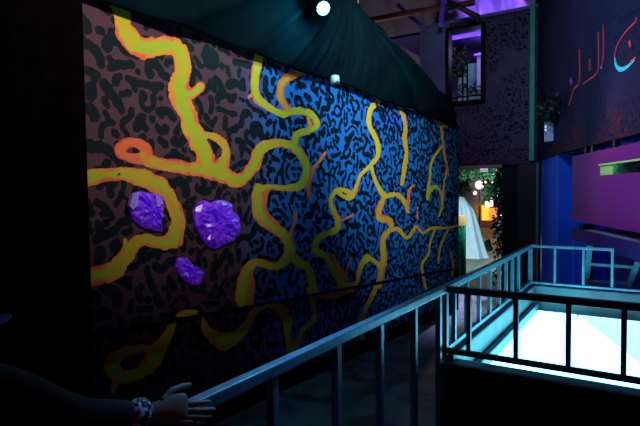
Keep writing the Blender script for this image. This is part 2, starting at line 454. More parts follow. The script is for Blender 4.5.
# strokes: [(x, y, half width) ...], heat (0 yellow, 1 red)
ST = [
 ([(115, -3, 8), (116.5, 4, 8), (122, 14, 9), (124, 28, 9), (133, 43, 11), (145, 48, 11), (160, 46.5, 9.5), (173, 46.5, 9), (182, 56, 8), (183, 72, 8), (179, 87, 11), (181, 100, 10), (188, 115, 9), (193, 130, 9), (200, 143, 10), (205, 154, 9), (208, 166, 9)], 0),
 ([(183, 93, 8), (192, 94, 5), (200.5, 87, 5)], 0),
 ([(203, 136, 5), (213, 138, 5), (221, 141, 4.5), (226, 150, 4), (224, 162, 6), (220, 168, 8)], 0.2),
 ([(220, 168, 9), (205, 168.5, 8), (190, 169, 6.5), (173, 166, 6), (155, 163, 6.5), (143, 157, 6)], 0.25),
 ([(145, 160, 5), (148, 152, 5), (141, 145, 5.5), (130, 142, 5), (122, 147, 6), (121, 153, 6), (129, 157, 5), (140, 159, 6)], 1),
 ([(158, 164, 3), (175, 162.5, 4), (189, 166, 3)], 0.9),
 ([(210, 171, 9), (226, 176, 8), (236, 181, 6.5), (247, 175, 6), (255, 163, 6), (260, 150, 6), (270, 144, 5.2), (283, 143.5, 4.2), (294, 147, 5), (303, 158, 4.5), (306.5, 169, 4), (305.4, 179, 4.5), (298, 186.5, 4.2), (285, 188, 3.2), (270, 187, 3), (261, 189, 4), (257.5, 187, 4)], 0.05),
 # lower left vein
 ([(84, 179, 8), (90, 178, 8), (105, 175, 6.5), (125, 174, 7), (143, 178, 9), (158, 185, 9.5), (169, 196, 7), (174, 208, 7), (178, 222, 7), (174, 238, 8.5), (163, 243, 7), (145, 240, 6), (133, 245, 7), (125, 258, 8), (113, 271, 9.5), (95, 276, 10), (84, 278, 10)], 0.1),
 ([(160, 190, 4), (170, 200, 4), (176, 216, 3), (182, 222, 2), (181, 244, 2)], 0.8),
 ([(128, 252, 4), (125, 240, 2)], 0),
 # upper middle
 ([(260, 52, 5), (259, 57, 5), (256.4, 70, 4.6), (254.5, 85, 4.2), (257.5, 98, 4.6), (263, 103, 4), (273, 110, 3.4), (283, 114, 4), (295, 111, 4), (308, 112.6, 4), (315, 119, 3.4), (316.5, 126, 3.2), (308, 131, 3.4), (297, 135, 4), (294, 146, 4)], 0),
 ([(308, 118, 2), (310, 125, 2.2), (307, 130, 2)], 0.4),
 ([(305, 73, 2.2), (296, 74, 4), (285, 80, 5), (280, 92, 4.2), (284, 104, 4), (290, 112, 4)], 0.7),
 ([(249, 97, 1.8), (254, 94, 2.5)], 0.7),
 ([(313, 168, 2.6), (310, 178, 2.8), (308, 188, 2.6), (311, 200, 1.4)], 1),
 ([(313, 168, 1.6), (318, 163, 1.6), (325, 153, 2.2)], 1),
 # middle stem down to the seam
 ([(257.5, 187, 4), (257.5, 198, 5.6), (260, 214, 6.6), (270, 225, 6), (283, 234, 6), (289, 244, 5.2), (289.5, 254, 6), (283, 262, 4.8), (273, 266.5, 4), (258, 262, 4), (250, 267, 5), (245, 280, 7.5), (243, 300, 8)], 0.1),
 ([(268, 189, 2.5), (264, 200, 3), (265, 212, 3), (276, 224, 3)], 0.9),
 ([(250, 272, 3), (250, 288, 5), (249, 303, 5)], 0.9),
 ([(290, 255, 5), (300, 264, 5), (308, 267, 4), (310.5, 277, 4), (313, 286, 4), (317, 293, 4)], 0.25),
 ([(295.5, 213, 2.4), (295, 222, 1.4), (292, 229, 1.8), (289, 242, 2.2)], 1),
 # right of the middle
 ([(358, 182, 2.2), (353, 193, 3), (343, 190, 3), (335.6, 191, 3), (331, 200, 2.8), (333, 210, 3.2), (338, 220, 4), (335.6, 230, 3.8), (323, 235, 4), (315, 243, 3.8), (317, 251.5, 4), (327, 257, 4), (332, 268, 5), (340, 279, 5), (341, 286, 5)], 0.15),
 ([(333, 255, 2), (338, 266, 2.6), (346, 280, 3)], 0.95),
 ([(337, 192, 2), (343, 196, 2.4), (350, 197.5, 3.4), (355, 191, 3), (357, 186, 2.4), (360.7, 175, 2.2), (371, 165, 2.6), (378, 155, 3), (377, 141, 3), (369.5, 126, 3), (369.5, 113, 3), (375, 104, 3.4), (381, 100, 2.6)], 0),
 ([(340, 221.5, 1.8), (347, 218, 1.4), (353, 215, 1.6)], 1),
 ([(345.6, 274, 1.2), (349, 264, 1), (351, 258, 0.9)], 1),
 ([(341, 285, 3), (356, 283, 2.4), (359.5, 270, 3), (366, 257, 3), (373, 260, 2.4), (381, 267, 2.6)], 0.1),
 ([(399, 106, 2), (403.5, 116, 2.8), (405.5, 126, 3), (404.5, 139, 3), (406.5, 152, 3), (404.5, 167, 3), (402, 184, 2.2)], 0.2),
 ([(371, 166, 2.4), (376, 182, 2.4), (384, 195, 3.6), (391, 195, 3), (398, 195, 3), (405, 202.5, 3), (408, 212, 2.4)], 0.1),
 ([(408, 212, 2), (408.5, 200, 2), (409.5, 190, 2), (414, 185, 1.6)], 0.95),
 ([(384, 198, 2.6), (379, 209, 4), (380, 219, 3.6), (389, 220, 4), (391, 228, 3), (385, 235, 3.4), (382.6, 243, 3.4), (384, 260, 4), (381, 273, 4), (379, 285, 4)], 0.3),
 ([(380, 204, 2), (377.5, 212, 3), (384, 218, 3), (391, 222, 2.4)], 1),
 ([(381, 268, 3), (376, 262, 2.4), (370, 259, 2.4), (364, 263, 2.4), (360, 268, 2)], 0),
 ([(388, 231, 2.4), (398, 229, 2.8), (406.5, 238, 2.8), (412.8, 231.5, 2.8), (416.5, 226.5, 2.2), (423, 233, 2.2), (431.6, 228, 2.4), (445.4, 228, 2), (457, 226, 2)], 0.15),
 ([(418, 219, 1.6), (417, 213, 1), (418, 207, 0.8)], 1),
 ([(428, 199, 2.4), (429, 191, 2), (435, 186, 1.8), (441, 193, 1.8), (441.7, 207, 2), (439, 216, 1.4)], 0),
 ([(435, 229, 1.6), (430, 243, 1.8), (428, 255, 2), (422, 264, 2.2), (423, 275, 2), (426, 289, 2)], 0.1),
 ([(448, 230, 1.6), (441, 245, 1.8), (438, 263, 1.6)], 0.4),
 ([(450.5, 252, 1.6), (453.5, 265, 2), (452, 275, 2)], 0.6),
 ([(434, 120, 1.6), (440, 124, 3), (447, 126.5, 1.6)], 0),
 ([(441, 127, 2.2), (442.4, 137, 2), (444, 152, 2), (447, 167, 2), (448, 175, 1)], 0.5),
 ([(442, 146, 1.6), (436, 154, 2), (431, 164, 1.8), (430, 178, 1.8), (427, 196, 2)], 0),
 ([(427, 197, 1.6), (432, 190, 1.6), (437, 186, 1.6)], 0),
 ([(447, 168, 1.6), (444, 185, 1.6), (442.5, 208, 1.8)], 0.3),
 # lower panel
 ([(173, 324, 4), (171, 328, 4), (163, 343, 6.5), (150, 354, 7)], 0),
 ([(158, 350, 5), (140, 349, 4.5), (122, 354, 6), (112, 364, 8), (118, 375, 8), (135, 375, 6.5), (150, 364, 8), (160, 350, 6)], 0.15),
 ([(118, 376, 6), (114, 386, 3.6), (113, 392, 2)], 0.7),
 ([(178, 315, 2), (186, 313, 3.2), (196, 312, 2.4)], 0),
 ([(203, 319, 1.8), (207.4, 331, 5), (221, 340, 8), (235, 337, 6.5), (247, 325, 4.2), (254.7, 311, 3.6), (268.4, 305, 2.6), (280.6, 310, 6), (286.7, 320, 5), (288, 335, 4), (290, 352, 3.4), (287, 372, 3.4), (279, 387, 2)], 0.05),
 ([(214, 340, 3), (222, 348, 3.6), (230, 344, 3)], 0.9),
 ([(290, 354, 3), (297.4, 343, 3), (302, 330, 2.6), (314, 319, 3), (312.6, 302, 3), (309.6, 289, 3)], 0.2),
 ([(296, 342, 2.6), (300, 333, 2)], 0.9),
 ([(321, 296, 2), (332, 296, 4), (345, 292, 3.6), (357, 286, 2.6)], 0.7),
 ([(379, 280, 3), (377.5, 284, 3), (372, 296, 3), (363, 315, 3), (358, 329, 3), (368.7, 347, 3)], 0.15),
]
HOLES = [([(129, 151, 2.2), (134, 150.5, 2.8), (138, 151.5, 1.6)]), ([(209, 140, 1.6), (215, 147, 4), (219, 155, 2.4)]),
         ([(125, 364, 3), (130, 362.5, 4.2), (137, 361, 2.6), (142, 360, 1)]), ([(378, 102, 1), (376, 105, 1)]),
         ([(118, 175, 0.8), (119.5, 174, 1.2)])]


def seg_field(PX, PY, strokes):
    """largest 1 - distance / half-width over the strokes"""
    best = np.full(PX.shape, -1.5)
    for s in strokes:
        for (x1, y1, w1), (x2, y2, w2) in zip(s, s[1:]):
            dx, dy = x2 - x1, y2 - y1; L = dx * dx + dy * dy + 1e-9
            t = np.clip(((PX - x1) * dx + (PY - y1) * dy) / L, 0, 1)
            d = np.hypot(PX - x1 - t * dx, PY - y1 - t * dy)
            best = np.maximum(best, 1 - d / (w1 + t * (w2 - w1)))
    return best


def smooth_stroke(s):
    """Catmull-Rom resample so the painted curves are round"""
    s = [(x, y, w * (0.84 if x > 320 else 1.0) * (0.8 if 405 < x < 460 else 1.0)) for x, y, w in s]
    out = []
    for i in range(len(s) - 1):
        p0 = np.array(s[max(i - 1, 0)]); p1 = np.array(s[i]); p2 = np.array(s[i + 1]); p3 = np.array(s[min(i + 2, len(s) - 1)])
        for k in range(4):
            t = k / 4
            out.append(tuple(0.5 * ((2 * p1) + (-p0 + p2) * t + (2 * p0 - 5 * p1 + 4 * p2 - p3) * t * t + (-p0 + 3 * p1 - 3 * p2 + p3) * t ** 3)))
    out.append(tuple(s[-1])); return out


def ink_strokes(y0, y1, zlo, zhi, seed):
    """short curved brush strokes filling the panel, each kept clear of the others"""
    rnd = random.Random(seed); cell = 0.05; H = {}; out = []
    def clear(y, z, r, own):
        cy, cz = int(y / cell), int(z / cell)
        for a in range(cy - 2, cy + 3):
            for b in range(cz - 2, cz + 3):
                for (qy, qz, qr, k) in H.get((a, b), ()):
                    if k != own and (qy - y) ** 2 + (qz - z) ** 2 < (qr + r + 0.011) ** 2: return False
        return True
    for k in range(15000):
        y = rnd.uniform(y0, y1); z = rnd.uniform(zlo(y), zhi(y)); r = rnd.uniform(0.016, 0.027) * (1.12 if y < 3.6 else 1.0)
        if not clear(y, z, r, k): continue
        a = rnd.choice((rnd.gauss(2.0, 0.5), rnd.uniform(0, 2 * PI))); turn = rnd.choice((-1, 1)) * rnd.uniform(0.0, 0.42)
        pts = [(y, z, r)]; L = rnd.uniform(0.08, 0.40); n = int(L / 0.018)
        for _ in range(n):
            a += turn + rnd.gauss(0, 0.12)
            if rnd.random() < 0.10: turn = -turn
            y2 = y + 0.018 * math.cos(a) * 1.15; z2 = z + 0.018 * math.sin(a)
            if not clear(y2, z2, r, k): break
            y, z = y2, z2; r = max(0.013, min(0.036, r * rnd.uniform(0.88, 1.14))); pts.append((y, z, r))
        if len(pts) < 4 and k < 11000: continue
        for _ in range(2 if len(pts) > 6 else 1):                  # short side strokes
            if len(pts) < 5 or rnd.random() < 0.35: continue
            b = rnd.choice(pts[1:-1]); aa = rnd.uniform(0, 2 * PI); yy, zz = b[0], b[1]; side_ = [b]
            for q in range(rnd.randint(2, 5)):
                yy += 0.018 * math.cos(aa) * 1.15; zz += 0.018 * math.sin(aa); aa += rnd.gauss(0, 0.2)
                if not clear(yy, zz, b[2] * 0.9, k): break
                side_.append((yy, zz, b[2] * 0.9))
            if len(side_) > 2:
                out.append(side_)
                for p in side_: H.setdefault((int(p[0] / cell), int(p[1] / cell)), []).append((*p, k))
        for p in pts: H.setdefault((int(p[0] / cell), int(p[1] / cell)), []).append((*p, k))
        out.append(pts)
    return out


def ink_field(YV, ZV, strokes):
    """1 - distance / radius to the nearest stroke, on the structured (column, row) grid"""
    F = np.full(YV.shape, -1.5); yc = YV[:, 0]
    for pts in strokes:
        A = np.array(pts); m = 0.09
        i0 = np.searchsorted(yc, A[:, 0].min() - m); i1 = np.searchsorted(yc, A[:, 0].max() + m)
        if i1 <= i0: continue
        zc = ZV[(i0 + i1 - 1) // 2]
        j0 = max(0, np.searchsorted(zc, A[:, 1].min() - m) - 2); j1 = np.searchsorted(zc, A[:, 1].max() + m) + 2
        Y = YV[i0:i1, j0:j1]; Z = ZV[i0:i1, j0:j1]
        if Y.size == 0: continue
        S = A if len(A) > 1 else np.vstack((A, A + np.array([0.004, 0, 0])))
        for (a, b, r), (c, d, q) in zip(S, S[1:]):
            dy, dz = c - a, d - b
            t = np.clip(((Y - a) * dy + (Z - b) * dz) / (dy * dy + dz * dz + 1e-9), 0, 1)
            v = 1 - np.hypot(Y - a - t * dy, Z - b - t * dz) / (r + t * (q - r))
            F[i0:i1, j0:j1] = np.maximum(F[i0:i1, j0:j1], v)
    return F


def painted_panel(name, x, zlo, zhi, ncol, nrow, thick, label):
    ycol = []
    for i in range(ncol):                                # finer columns where the panel is further off
        a = 88 + (458.5 - 88) * i / (ncol - 1)
        ycol.append(at_x(a, 200, x).y)
    bm = bmesh.new(); V = []
    for y in ycol:
        V.append([bm.verts.new((x, y, zlo(y) + (zhi(y) - zlo(y)) * j / (nrow - 1))) for j in range(nrow)])
    for i in range(ncol - 1):
        for j in range(nrow - 1):
            bm.faces.new((V[i][j], V[i][j + 1], V[i + 1][j + 1], V[i + 1][j]))
    # thickness: back and rim
    rim = [V[i][0] for i in range(ncol)] + [V[-1][j] for j in range(1, nrow)] + [V[i][-1] for i in range(ncol - 2, -1, -1)] + [V[0][j] for j in range(nrow - 2, 0, -1)]
    rb = [bm.verts.new(v.co + Vector((-thick, 0, 0))) for v in rim]
    nR = len(rim)
    for k in range(nR):
        bm.faces.new((rim[k], rim[(k + 1) % nR], rb[(k + 1) % nR], rb[k]))
    bm.faces.new(rb)
    bm.verts.ensure_lookup_table()
    P = np.array([v.co[:] for v in bm.verts]) - np.array(CAM)
    d = P @ np.array(FW); PX = 320 + FPX * (P @ np.array(RT)) / d; PY = 213 - FPX * (P @ np.array(UP)) / d
    cool = seg_field(PX, PY, [smooth_stroke(s) for s, h in ST])
    heat = np.zeros(len(P)); wsum = np.full(len(P), 1e-6)
    for s, h in ST:
        fw = np.clip(seg_field(PX, PY, [smooth_stroke(s)]) + 0.25, 0, 2) ** 3
        heat += fw * h; wsum += fw
    heat = np.where(wsum > 1e-4, heat / wsum, 0)
    hole = seg_field(PX, PY, [smooth_stroke(s) for s in HOLES])
    vein = np.minimum(cool, -hole * 1.5)
    YV = np.array([[V[i][j].co.y for j in range(nrow)] for i in range(ncol)]); ZV = np.array([[V[i][j].co.z for j in range(nrow)] for i in range(ncol)])
    ink = np.full(len(P), -1.5); ink[:ncol * nrow] = ink_field(YV, ZV, ink_strokes(ycol[0], ycol[-1], zlo, zhi, ncol + nrow)).ravel()
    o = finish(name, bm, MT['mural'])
    o.data.materials.append(MT['black_paint'])
    a = o.data.attributes.new('vein', 'FLOAT', 'POINT'); a.data.foreach_set('value', vein.astype(np.float32))
    a = o.data.attributes.new('ink', 'FLOAT', 'POINT'); a.data.foreach_set('value', ink.astype(np.float32))
    a = o.data.attributes.new('redness', 'FLOAT', 'POINT'); a.data.foreach_set('value', heat.astype(np.float32))
    nf = (ncol - 1) * (nrow - 1)
    for k in range(nf, len(o.data.polygons)): o.data.polygons[k].material_index = 1
    o.data.update()
    tag(o, label, 'mural')
    return o


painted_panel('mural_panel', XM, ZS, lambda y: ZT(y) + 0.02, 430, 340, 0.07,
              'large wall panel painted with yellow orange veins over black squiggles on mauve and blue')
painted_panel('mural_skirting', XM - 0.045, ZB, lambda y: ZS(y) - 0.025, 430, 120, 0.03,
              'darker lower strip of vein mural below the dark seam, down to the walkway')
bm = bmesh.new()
bar(bm, (XM - 0.05, Y0, ZS(Y0) - 0.012), (XM - 0.05, Y1, ZS(Y1) - 0.012), 0.05, 0.03)  # dark strip added to imitate the shadow line in the seam
struct(finish('trim_1', bm, MT['black_paint']), 'black strip added for the shadow gap between the two mural panels', 'trim')

# end of the mural wall (return)
bm = bmesh.new(); box(bm, (-3.12, Y1 + 0.02, 1.25), (0.23, 0.03, 3.2))
struct(finish('trim_2', bm, MT['black_paint']), 'black edge board at the far end of the mural', 'trim')

# ---------------------------------------------------------------- far wall with doorway and window
def yf(px, py): return at_y(px, py, YF)
xl = yf(420, 80).x; xr = yf(536, 80).x + 0.15
ztop_l, ztop_r = yf(420, 28).z, yf(532, 10).z
ztop = (ztop_l + ztop_r) / 2
wx0, wx1 = yf(449, 70).x, yf(484, 70).x
wz0, wz1 = yf(466, 103).z, yf(466, 28).z
dx0, dx1 = yf(452, 200).x, yf(536.5, 200).x
dz1 = yf(490, 165).z
bm = bmesh.new(); th = 0.22; yc = YF + th / 2
def wp(x0, x1, z0_, z1_, b=None): box(b or bm, ((x0 + x1) / 2, yc, (z0_ + z1_) / 2), (x1 - x0, th, z1_ - z0_))
wp(wx1, xr, dz1, ztop); wp(wx0, wx1, wz1, ztop); wp(wx0, wx1, dz1, wz0)
struct(finish('wall_far', bm, MT['far_wall']), 'purple grey speckled wall over the doorway at the far end', 'wall')
bm = bmesh.new(); wp(xl, wx0, ZL, ztop); wp(wx0, dx0, ZL, dz1, bm)
struct(finish('pillar', bm, MT['grey_wall']), 'plain grey blue pier left of the purple lit window', 'pillar')
bm = bmesh.new(); box(bm, ((xl + xr) / 2, yc, ztop + 0.03), (xr - xl + 0.06, th + 0.08, 0.06))
struct(finish('trim_3', bm, MT['grey_wall']), 'coping along the top of the far wall', 'trim')
bm = bmesh.new(); zz = dz1 - 0.03
box(bm, ((dx0 + yf(502, 170).x) / 2, YF + 0.16, zz), (yf(502, 170).x - dx0, 0.34, 0.06), bevel=0.008)
struct(finish('trim_4', bm, MT['tan']), 'tan timber lintel over the open half of the doorway', 'trim')

# window
wr = empty('window_1', ((wx0 + wx1) / 2, YF, wz0), 'black framed purple lit window high in the far wall', 'window'); wr['kind'] = 'structure'
bm = bmesh.new(); fw = 0.07
for (a, b) in (((wx0, wz0), (wx0, wz1)), ((wx1, wz0), (wx1, wz1))):
    box(bm, (a[0], YF - 0.01, (a[1] + b[1]) / 2), (fw, 0.26, b[1] - a[1] + fw), bevel=0.006)
for z in (wz0, wz1): box(bm, ((wx0 + wx1) / 2, YF - 0.01, z), (wx1 - wx0 - fw, 0.26, fw), bevel=0.006)
finish('window_frame', bm, MT['black_paint'], wr)
for px in (462.0, 466.5):
    bm = bmesh.new(); x = yf(px, 70).x
    box(bm, (x, YF + 0.06, (wz0 + (wz0 + (wz1 - wz0) * 0.55)) / 2), (0.028, 0.03, (wz1 - wz0) * 0.55)); finish('mullion', bm, MT['black_paint'], wr)
bm = bmesh.new(); box(bm, ((wx0 + wx1) / 2, YF + 0.06, yf(466, 96).z), (wx1 - wx0 - fw, 0.03, 0.03)); finish('glazing_bar', bm, MT['black_paint'], wr)
bm = bmesh.new(); box(bm, ((wx0 + wx1) / 2, YF + 0.1, (wz0 + wz1) / 2), (wx1 - wx0 - fw, 0.006, wz1 - wz0 - fw)); finish('pane', bm, MT['glass'], wr)

# little room behind the window
bm = bmesh.new(); YR = YF + 2.4
box(bm, ((wx0 + wx1) / 2 - 0.2, YR, (wz0 - 0.5 + ztop) / 2), (3.4, 0.08, ztop - wz0 + 0.5))
box(bm, ((wx0 + wx1) / 2 - 0.2, YF + 1.3, ztop - 0.04), (3.4, 2.3, 0.06))
box(bm, ((wx0 + wx1) / 2 - 0.2, YF + 1.3, wz0 - 0.55), (3.4, 2.3, 0.08))
struct(finish('wall_back', bm, MT['indigo']), 'indigo back wall of the small room behind the high window', 'wall')

# ---------------------------------------------------------------- right wall (turned towards the camera)
Cc = yf(537, 100); Cc.z = 0
tdir = Vector(( -math.sin(math.radians(10.6 - 32.4)), -math.cos(math.radians(10.6 - 32.4)), 0))
tdir = Vector((-(math.sin(math.radians(10.6)) * r0.x + math.cos(math.radians(10.6)) * f0.x), -(math.sin(math.radians(10.6)) * r0.y + math.cos(math.radians(10.6)) * f0.y), 0)).normalized()
nrm = Vector((tdir.y, -tdir.x, 0))
if nrm.dot(CAM - Cc) < 0: nrm = -nrm          # faces the walkway
RW = Matrix((tdir, nrm, z0)).transposed()     # local x along wall, y out of wall, z up


def wl(t, out, z): return Cc + tdir * t + nrm * out + Vector((0, 0, z))
def rw(px, py, out=0.0): return at_plane(px, py, Cc + nrm * out, nrm)
def rw_t(px, py, out=0.0):
    p = rw(px, py, out); return (p - Cc).dot(tdir), p.z


za = rw(560, 153.5).z; zb_ = rw(638, 133).z
zwb = (za + zb_) / 2
bm = bmesh.new(); box(bm, wl(4.3, -0.05, (zwb + 5.9) / 2), (9.0, 0.10, 5.9 - zwb), RW)
o = finish('wall_right', bm, MT['right_wall']); struct(o, 'dark navy wall with red lettering, rusty along its lower edge', 'wall')
bm = bmesh.new(); box(bm, wl(4.3, -0.75, (zwb + ZL) / 2), (9.0, 0.12, zwb - ZL + 0.3), RW)
struct(finish('wall_recess', bm, MT['navy_paint']), 'navy blue wall set back under the lettered wall', 'wall')
# blue pier at the start of the recess
t1, _ = rw_t(540, 200); t2, _ = rw_t(556, 200)
bm = bmesh.new(); box(bm, wl((t1 + t2) / 2, -0.3, (zwb + ZL) / 2), (t2 - t1, 0.5, zwb - ZL), RW, bevel=0.01)
struct(finish('pillar', bm, MT['blue_paint']), 'bright blue pier beside the doorway under the lettered wall', 'pillar')
# green corner strip
pa, pb = yf(533.5, 8), yf(530.5, 161)
bm = bmesh.new(); bar(bm, (pa.x, YF - 0.05, pb.z), (pa.x, YF - 0.05, pa.z + 0.1), 0.10, 0.06, (0, 1, 0), bevel=0.008)
tag(finish('corner_strip', bm, MT['green_paint']), 'tall green painted strip in the corner of the far wall', 'strip')

# ---------------------------------------------------------------- pit: curb, white floor, parapet
ZR, ZC = 1.245, 0.80                          # rail top, bottom rail
A = at_z(449.5, 286, ZR); B = at_z(527.5, 244.5, ZR)
XP = (A.x + B.x) / 2; YA, YB = A.y, B.y
XQ = 0.14                                      # right end, beyond the picture
cw = 0.055                                     # curb thickness
zct = 0.765
zpit = 0.48
bm = bmesh.new()
def cb(x0, x1, y0, y1, z0_, z1_): box(bm, ((x0 + x1) / 2, (y0 + y1) / 2, (z0_ + z1_) / 2), (x1 - x0, y1 - y0, z1_ - z0_), bevel=0.012)
cb(XP - 0.025, XP + cw, YA + 0.02, YB + 0.05, -0.3, zct)
cb(XP + cw, XQ, YB - cw + 0.05, YB + 0.05, -0.3, zct)
cb(XQ, XQ + cw, YA - 0.05, YB + 0.05, -0.3, zct)
struct(finish('wall_curb', bm, MT['curb']), 'pale curb around the lit white pit', 'curb')
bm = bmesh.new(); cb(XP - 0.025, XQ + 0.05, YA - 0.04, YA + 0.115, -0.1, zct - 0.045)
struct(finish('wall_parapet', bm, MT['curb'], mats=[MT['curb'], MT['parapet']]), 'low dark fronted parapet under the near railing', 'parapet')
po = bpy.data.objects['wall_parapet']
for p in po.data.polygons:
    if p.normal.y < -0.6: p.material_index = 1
# small step along the inner left curb
bm = bmesh.new(); box(bm, (XP + cw + 0.03, (YA + YB) / 2 + 0.05, 0.535), (0.05, YB - YA - 0.3, 0.10), bevel=0.012)
struct(finish('trim_5', bm, MT['curb']), 'low pale ledge inside the left curb of the pit', 'trim')
c1_ = at_z(534.5, 310, zpit + 0.04); c2_ = at_z(501, 357, zpit + 0.04)
x0_, x1_, y0_, y1_ = (c1_.x + c2_.x) / 2, XQ - 0.02, YA + 0.165, c1_.y
print('pit', A, B, c1_, c2_)
e1 = at_z(574, 312, zpit + 0.04); e2 = at_z(640, 364, zpit + 0.04)
k_ = (e2.x - e1.x) / (e2.y - e1.y); xb = e1.x + k_ * (y1_ - e1.y); yx = e1.y + (x1_ - e1.x) / k_
bm = bmesh.new(); slab(bm, [(x0_, y0_, zpit + 0.04), (x1_, y0_, zpit + 0.04), (x1_, yx - 0.01, zpit + 0.04), (xb - 0.01, y1_, zpit + 0.04), (x0_, y1_, zpit + 0.04)], (0, 0, -0.03))
bmesh.ops.bevel(bm, geom=bm.edges[:], offset=0.004, segments=2, affect='EDGES')
tag(finish('light_panel', bm, MT['panel_light']), 'glowing white floor panel filling the left of the railed pit', 'panel', 'lit floor panels in the pit')
bm = bmesh.new(); slab(bm, [(x1_, yx + 0.01, zpit + 0.04), (x1_, y1_, zpit + 0.04), (xb + 0.01, y1_, zpit + 0.04)], (0, 0, -0.03))
bmesh.ops.bevel(bm, geom=bm.edges[:], offset=0.004, segments=2, affect='EDGES')
tag(finish('light_panel', bm, MT['panel_cyan']), 'glowing pale cyan three-cornered floor panel at the right of the railed pit', 'panel', 'lit floor panels in the pit')
bm = bmesh.new(); box(bm, ((XP + XQ) / 2 + 0.05, (YA + YB) / 2, zpit - 0.05), (XQ - XP - 0.2, YB - YA - 0.2, 0.1))
struct(finish('floor_pit', bm, MT['curb']), 'base of the railed pit under the white sheet', 'floor')
# ---------------------------------------------------------------- railings
near = at_z(191, 400.5, ZR)
hr = empty('handrail', (near.x, near.y, 0), 'grey steel handrail with square posts running from the gripping hand to the pit corner', 'railing')
bm = bmesh.new(); bar(bm, (near.x, near.y, ZR - 0.023), (XP, YA, ZR - 0.023), 0.046, 0.046, bevel=0.006); finish('top_rail', bm, MT['steel'], hr)
dirn = (Vector((XP, YA, 0)) - Vector((near.x, near.y, 0))); dirn.z = 0
for k, px in enumerate((272.5, 336.5, 379.5, 413.8, 438.5)):
    best = min((abs(320 + FPX * (q - CAM).dot(RT) / (q - CAM).dot(FW) - px), tt) for tt in np.linspace(0, 1, 400) for q in [Vector((near.x, near.y, ZR - 0.1)) + dirn * float(tt)])
    p = Vector((near.x, near.y, 0)) + dirn * float(best[1])
    bm = bmesh.new(); zt = ZR - 0.045
    rot = Matrix.Rotation(math.atan2(dirn.y, dirn.x) - PI / 2, 3, 'Z')
    box(bm, (p.x, p.y, (zt + floor_z(p.y)) / 2), (0.036, 0.036, zt - floor_z(p.y)), rot, bevel=0.003)
    finish('post', bm, MT['steel'], hr)

pr = empty('pit_railing', (XP, YA, zct), 'low steel guard railing around the lit white pit', 'railing')
def railpair(a, b, m, tk, tb_):
    bm = bmesh.new(); bar(bm, (a[0], a[1], ZR - tk / 2), (b[0], b[1], ZR - tk / 2), tk, tk, bevel=0.004); finish('top_rail', bm, m, pr)
    bm = bmesh.new(); bar(bm, (a[0], a[1], ZC), (b[0], b[1], ZC), tb_, tb_, bevel=0.004); finish('bottom_rail', bm, m, pr)
def post(x, y, m, wd=0.032, lo=ZC + 0.018):
    bm = bmesh.new(); box(bm, (x, y, (lo + ZR - 0.028) / 2), (wd, wd, ZR - 0.028 - lo), bevel=0.003); finish('post', bm, m, pr)
railpair((XP, YA + 0.03), (XP, YB - 0.024), MT['steel'], 0.044, 0.034)
XE = at_y(614, 265, YB).x
railpair((XP - 0.024, YB), (XE, YB), MT['steel'], 0.030, 0.026)
bm = bmesh.new(); bar(bm, (XE, YB, ZC), (XQ, YB, ZC), 0.026, 0.026, bevel=0.004); finish('bottom_rail', bm, MT['steel'], pr)
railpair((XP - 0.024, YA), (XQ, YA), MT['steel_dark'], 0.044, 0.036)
for px in (454, 466.5, 479, 489.5, 499, 506, 512.3, 518.5):
    y = at_x(px, 280, XP).y; post(XP, y, MT['steel'], 0.030)
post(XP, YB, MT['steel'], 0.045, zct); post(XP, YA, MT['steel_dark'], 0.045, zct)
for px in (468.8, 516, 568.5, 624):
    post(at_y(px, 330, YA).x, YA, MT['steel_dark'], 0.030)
for px in (555, 583.5, 612.3):
    post(at_y(px, 265, YB).x, YB, MT['steel'], 0.027)
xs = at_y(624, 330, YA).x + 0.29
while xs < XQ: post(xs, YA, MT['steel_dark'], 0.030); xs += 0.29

# ---------------------------------------------------------------- black drape over the wall's top
def drape_top(y):
    ys_ = [-1.5, 3.0, 4.5, 5.3, 6.05, 6.85, 7.8, 8.6, 9.0, 9.2]
    zs_ = [4.9, 4.75, 4.6, 4.45, 4.22, 4.0, 3.82, 3.65, 3.45, 3.05]
    return float(np.interp(y, ys_, zs_))
bm = bmesh.new(); HUB = (5.2, 4.35)
def drape(u, v):
    y = -0.4 + (Y1 + 0.43) * u
    zb = ZT(max(Y0, y)) - 0.015; ztp = max(drape_top(y), zb + 0.12)
    z = zb + (ztp - zb) * v
    ang = math.atan2(z - HUB[1], y - HUB[0]); rr = math.hypot(z - HUB[1], y - HUB[0])
    fold = 0.16 * ((1 - abs(math.sin(ang * 15 + 0.5 * math.sin(rr * 1.7)))) ** 1.6 - 0.35) * min(1, rr / 1.8) + 0.03 * math.sin(ang * 31 + rr)
    tp = min(1.0, max(0.0, (Y1 + 0.05 - y) / 0.9))
    bulge = 0.20 * tp * math.sin(PI * min(1, v * 1.0)) ** 0.8
    x = XM + 0.02 + 0.05 * tp + bulge + fold * (0.3 + 0.7 * tp) * (0.25 + 0.75 * math.sin(PI * v)) - 0.25 * v * v
    z += 0.03 * math.sin(y * 5.1) * v - 0.012 * math.sin(y * 3.1 + 1) * (1 - v)
    return (x, y, z)
grid(bm, 320, 70, drape)
o = finish('black_drape', bm, MT['black_cloth'], smooth=True); solidify(o, 0.006, -1)
tag(o, 'big black cloth bunched in folds over the top of the mural', 'drape')

# black curtain left of the mural
bm = bmesh.new()
def curt(u, v):
    y = -1.2 + (Y0 - 0.0 + 1.2) * u; z = 0.03 + (ZT(Y0) - 0.08) * v
    return (XM - 0.01 + 0.03 * math.sin(u * 46) + 0.015 * math.sin(u * 97 + v * 2), y - 0.01, z)
grid(bm, 160, 12, curt)
o = finish('black_curtain', bm, MT['black_wall'], smooth=True); solidify(o, 0.004, -1)
tag(o, 'black curtain hanging left of the mural from floor to top', 'curtain')

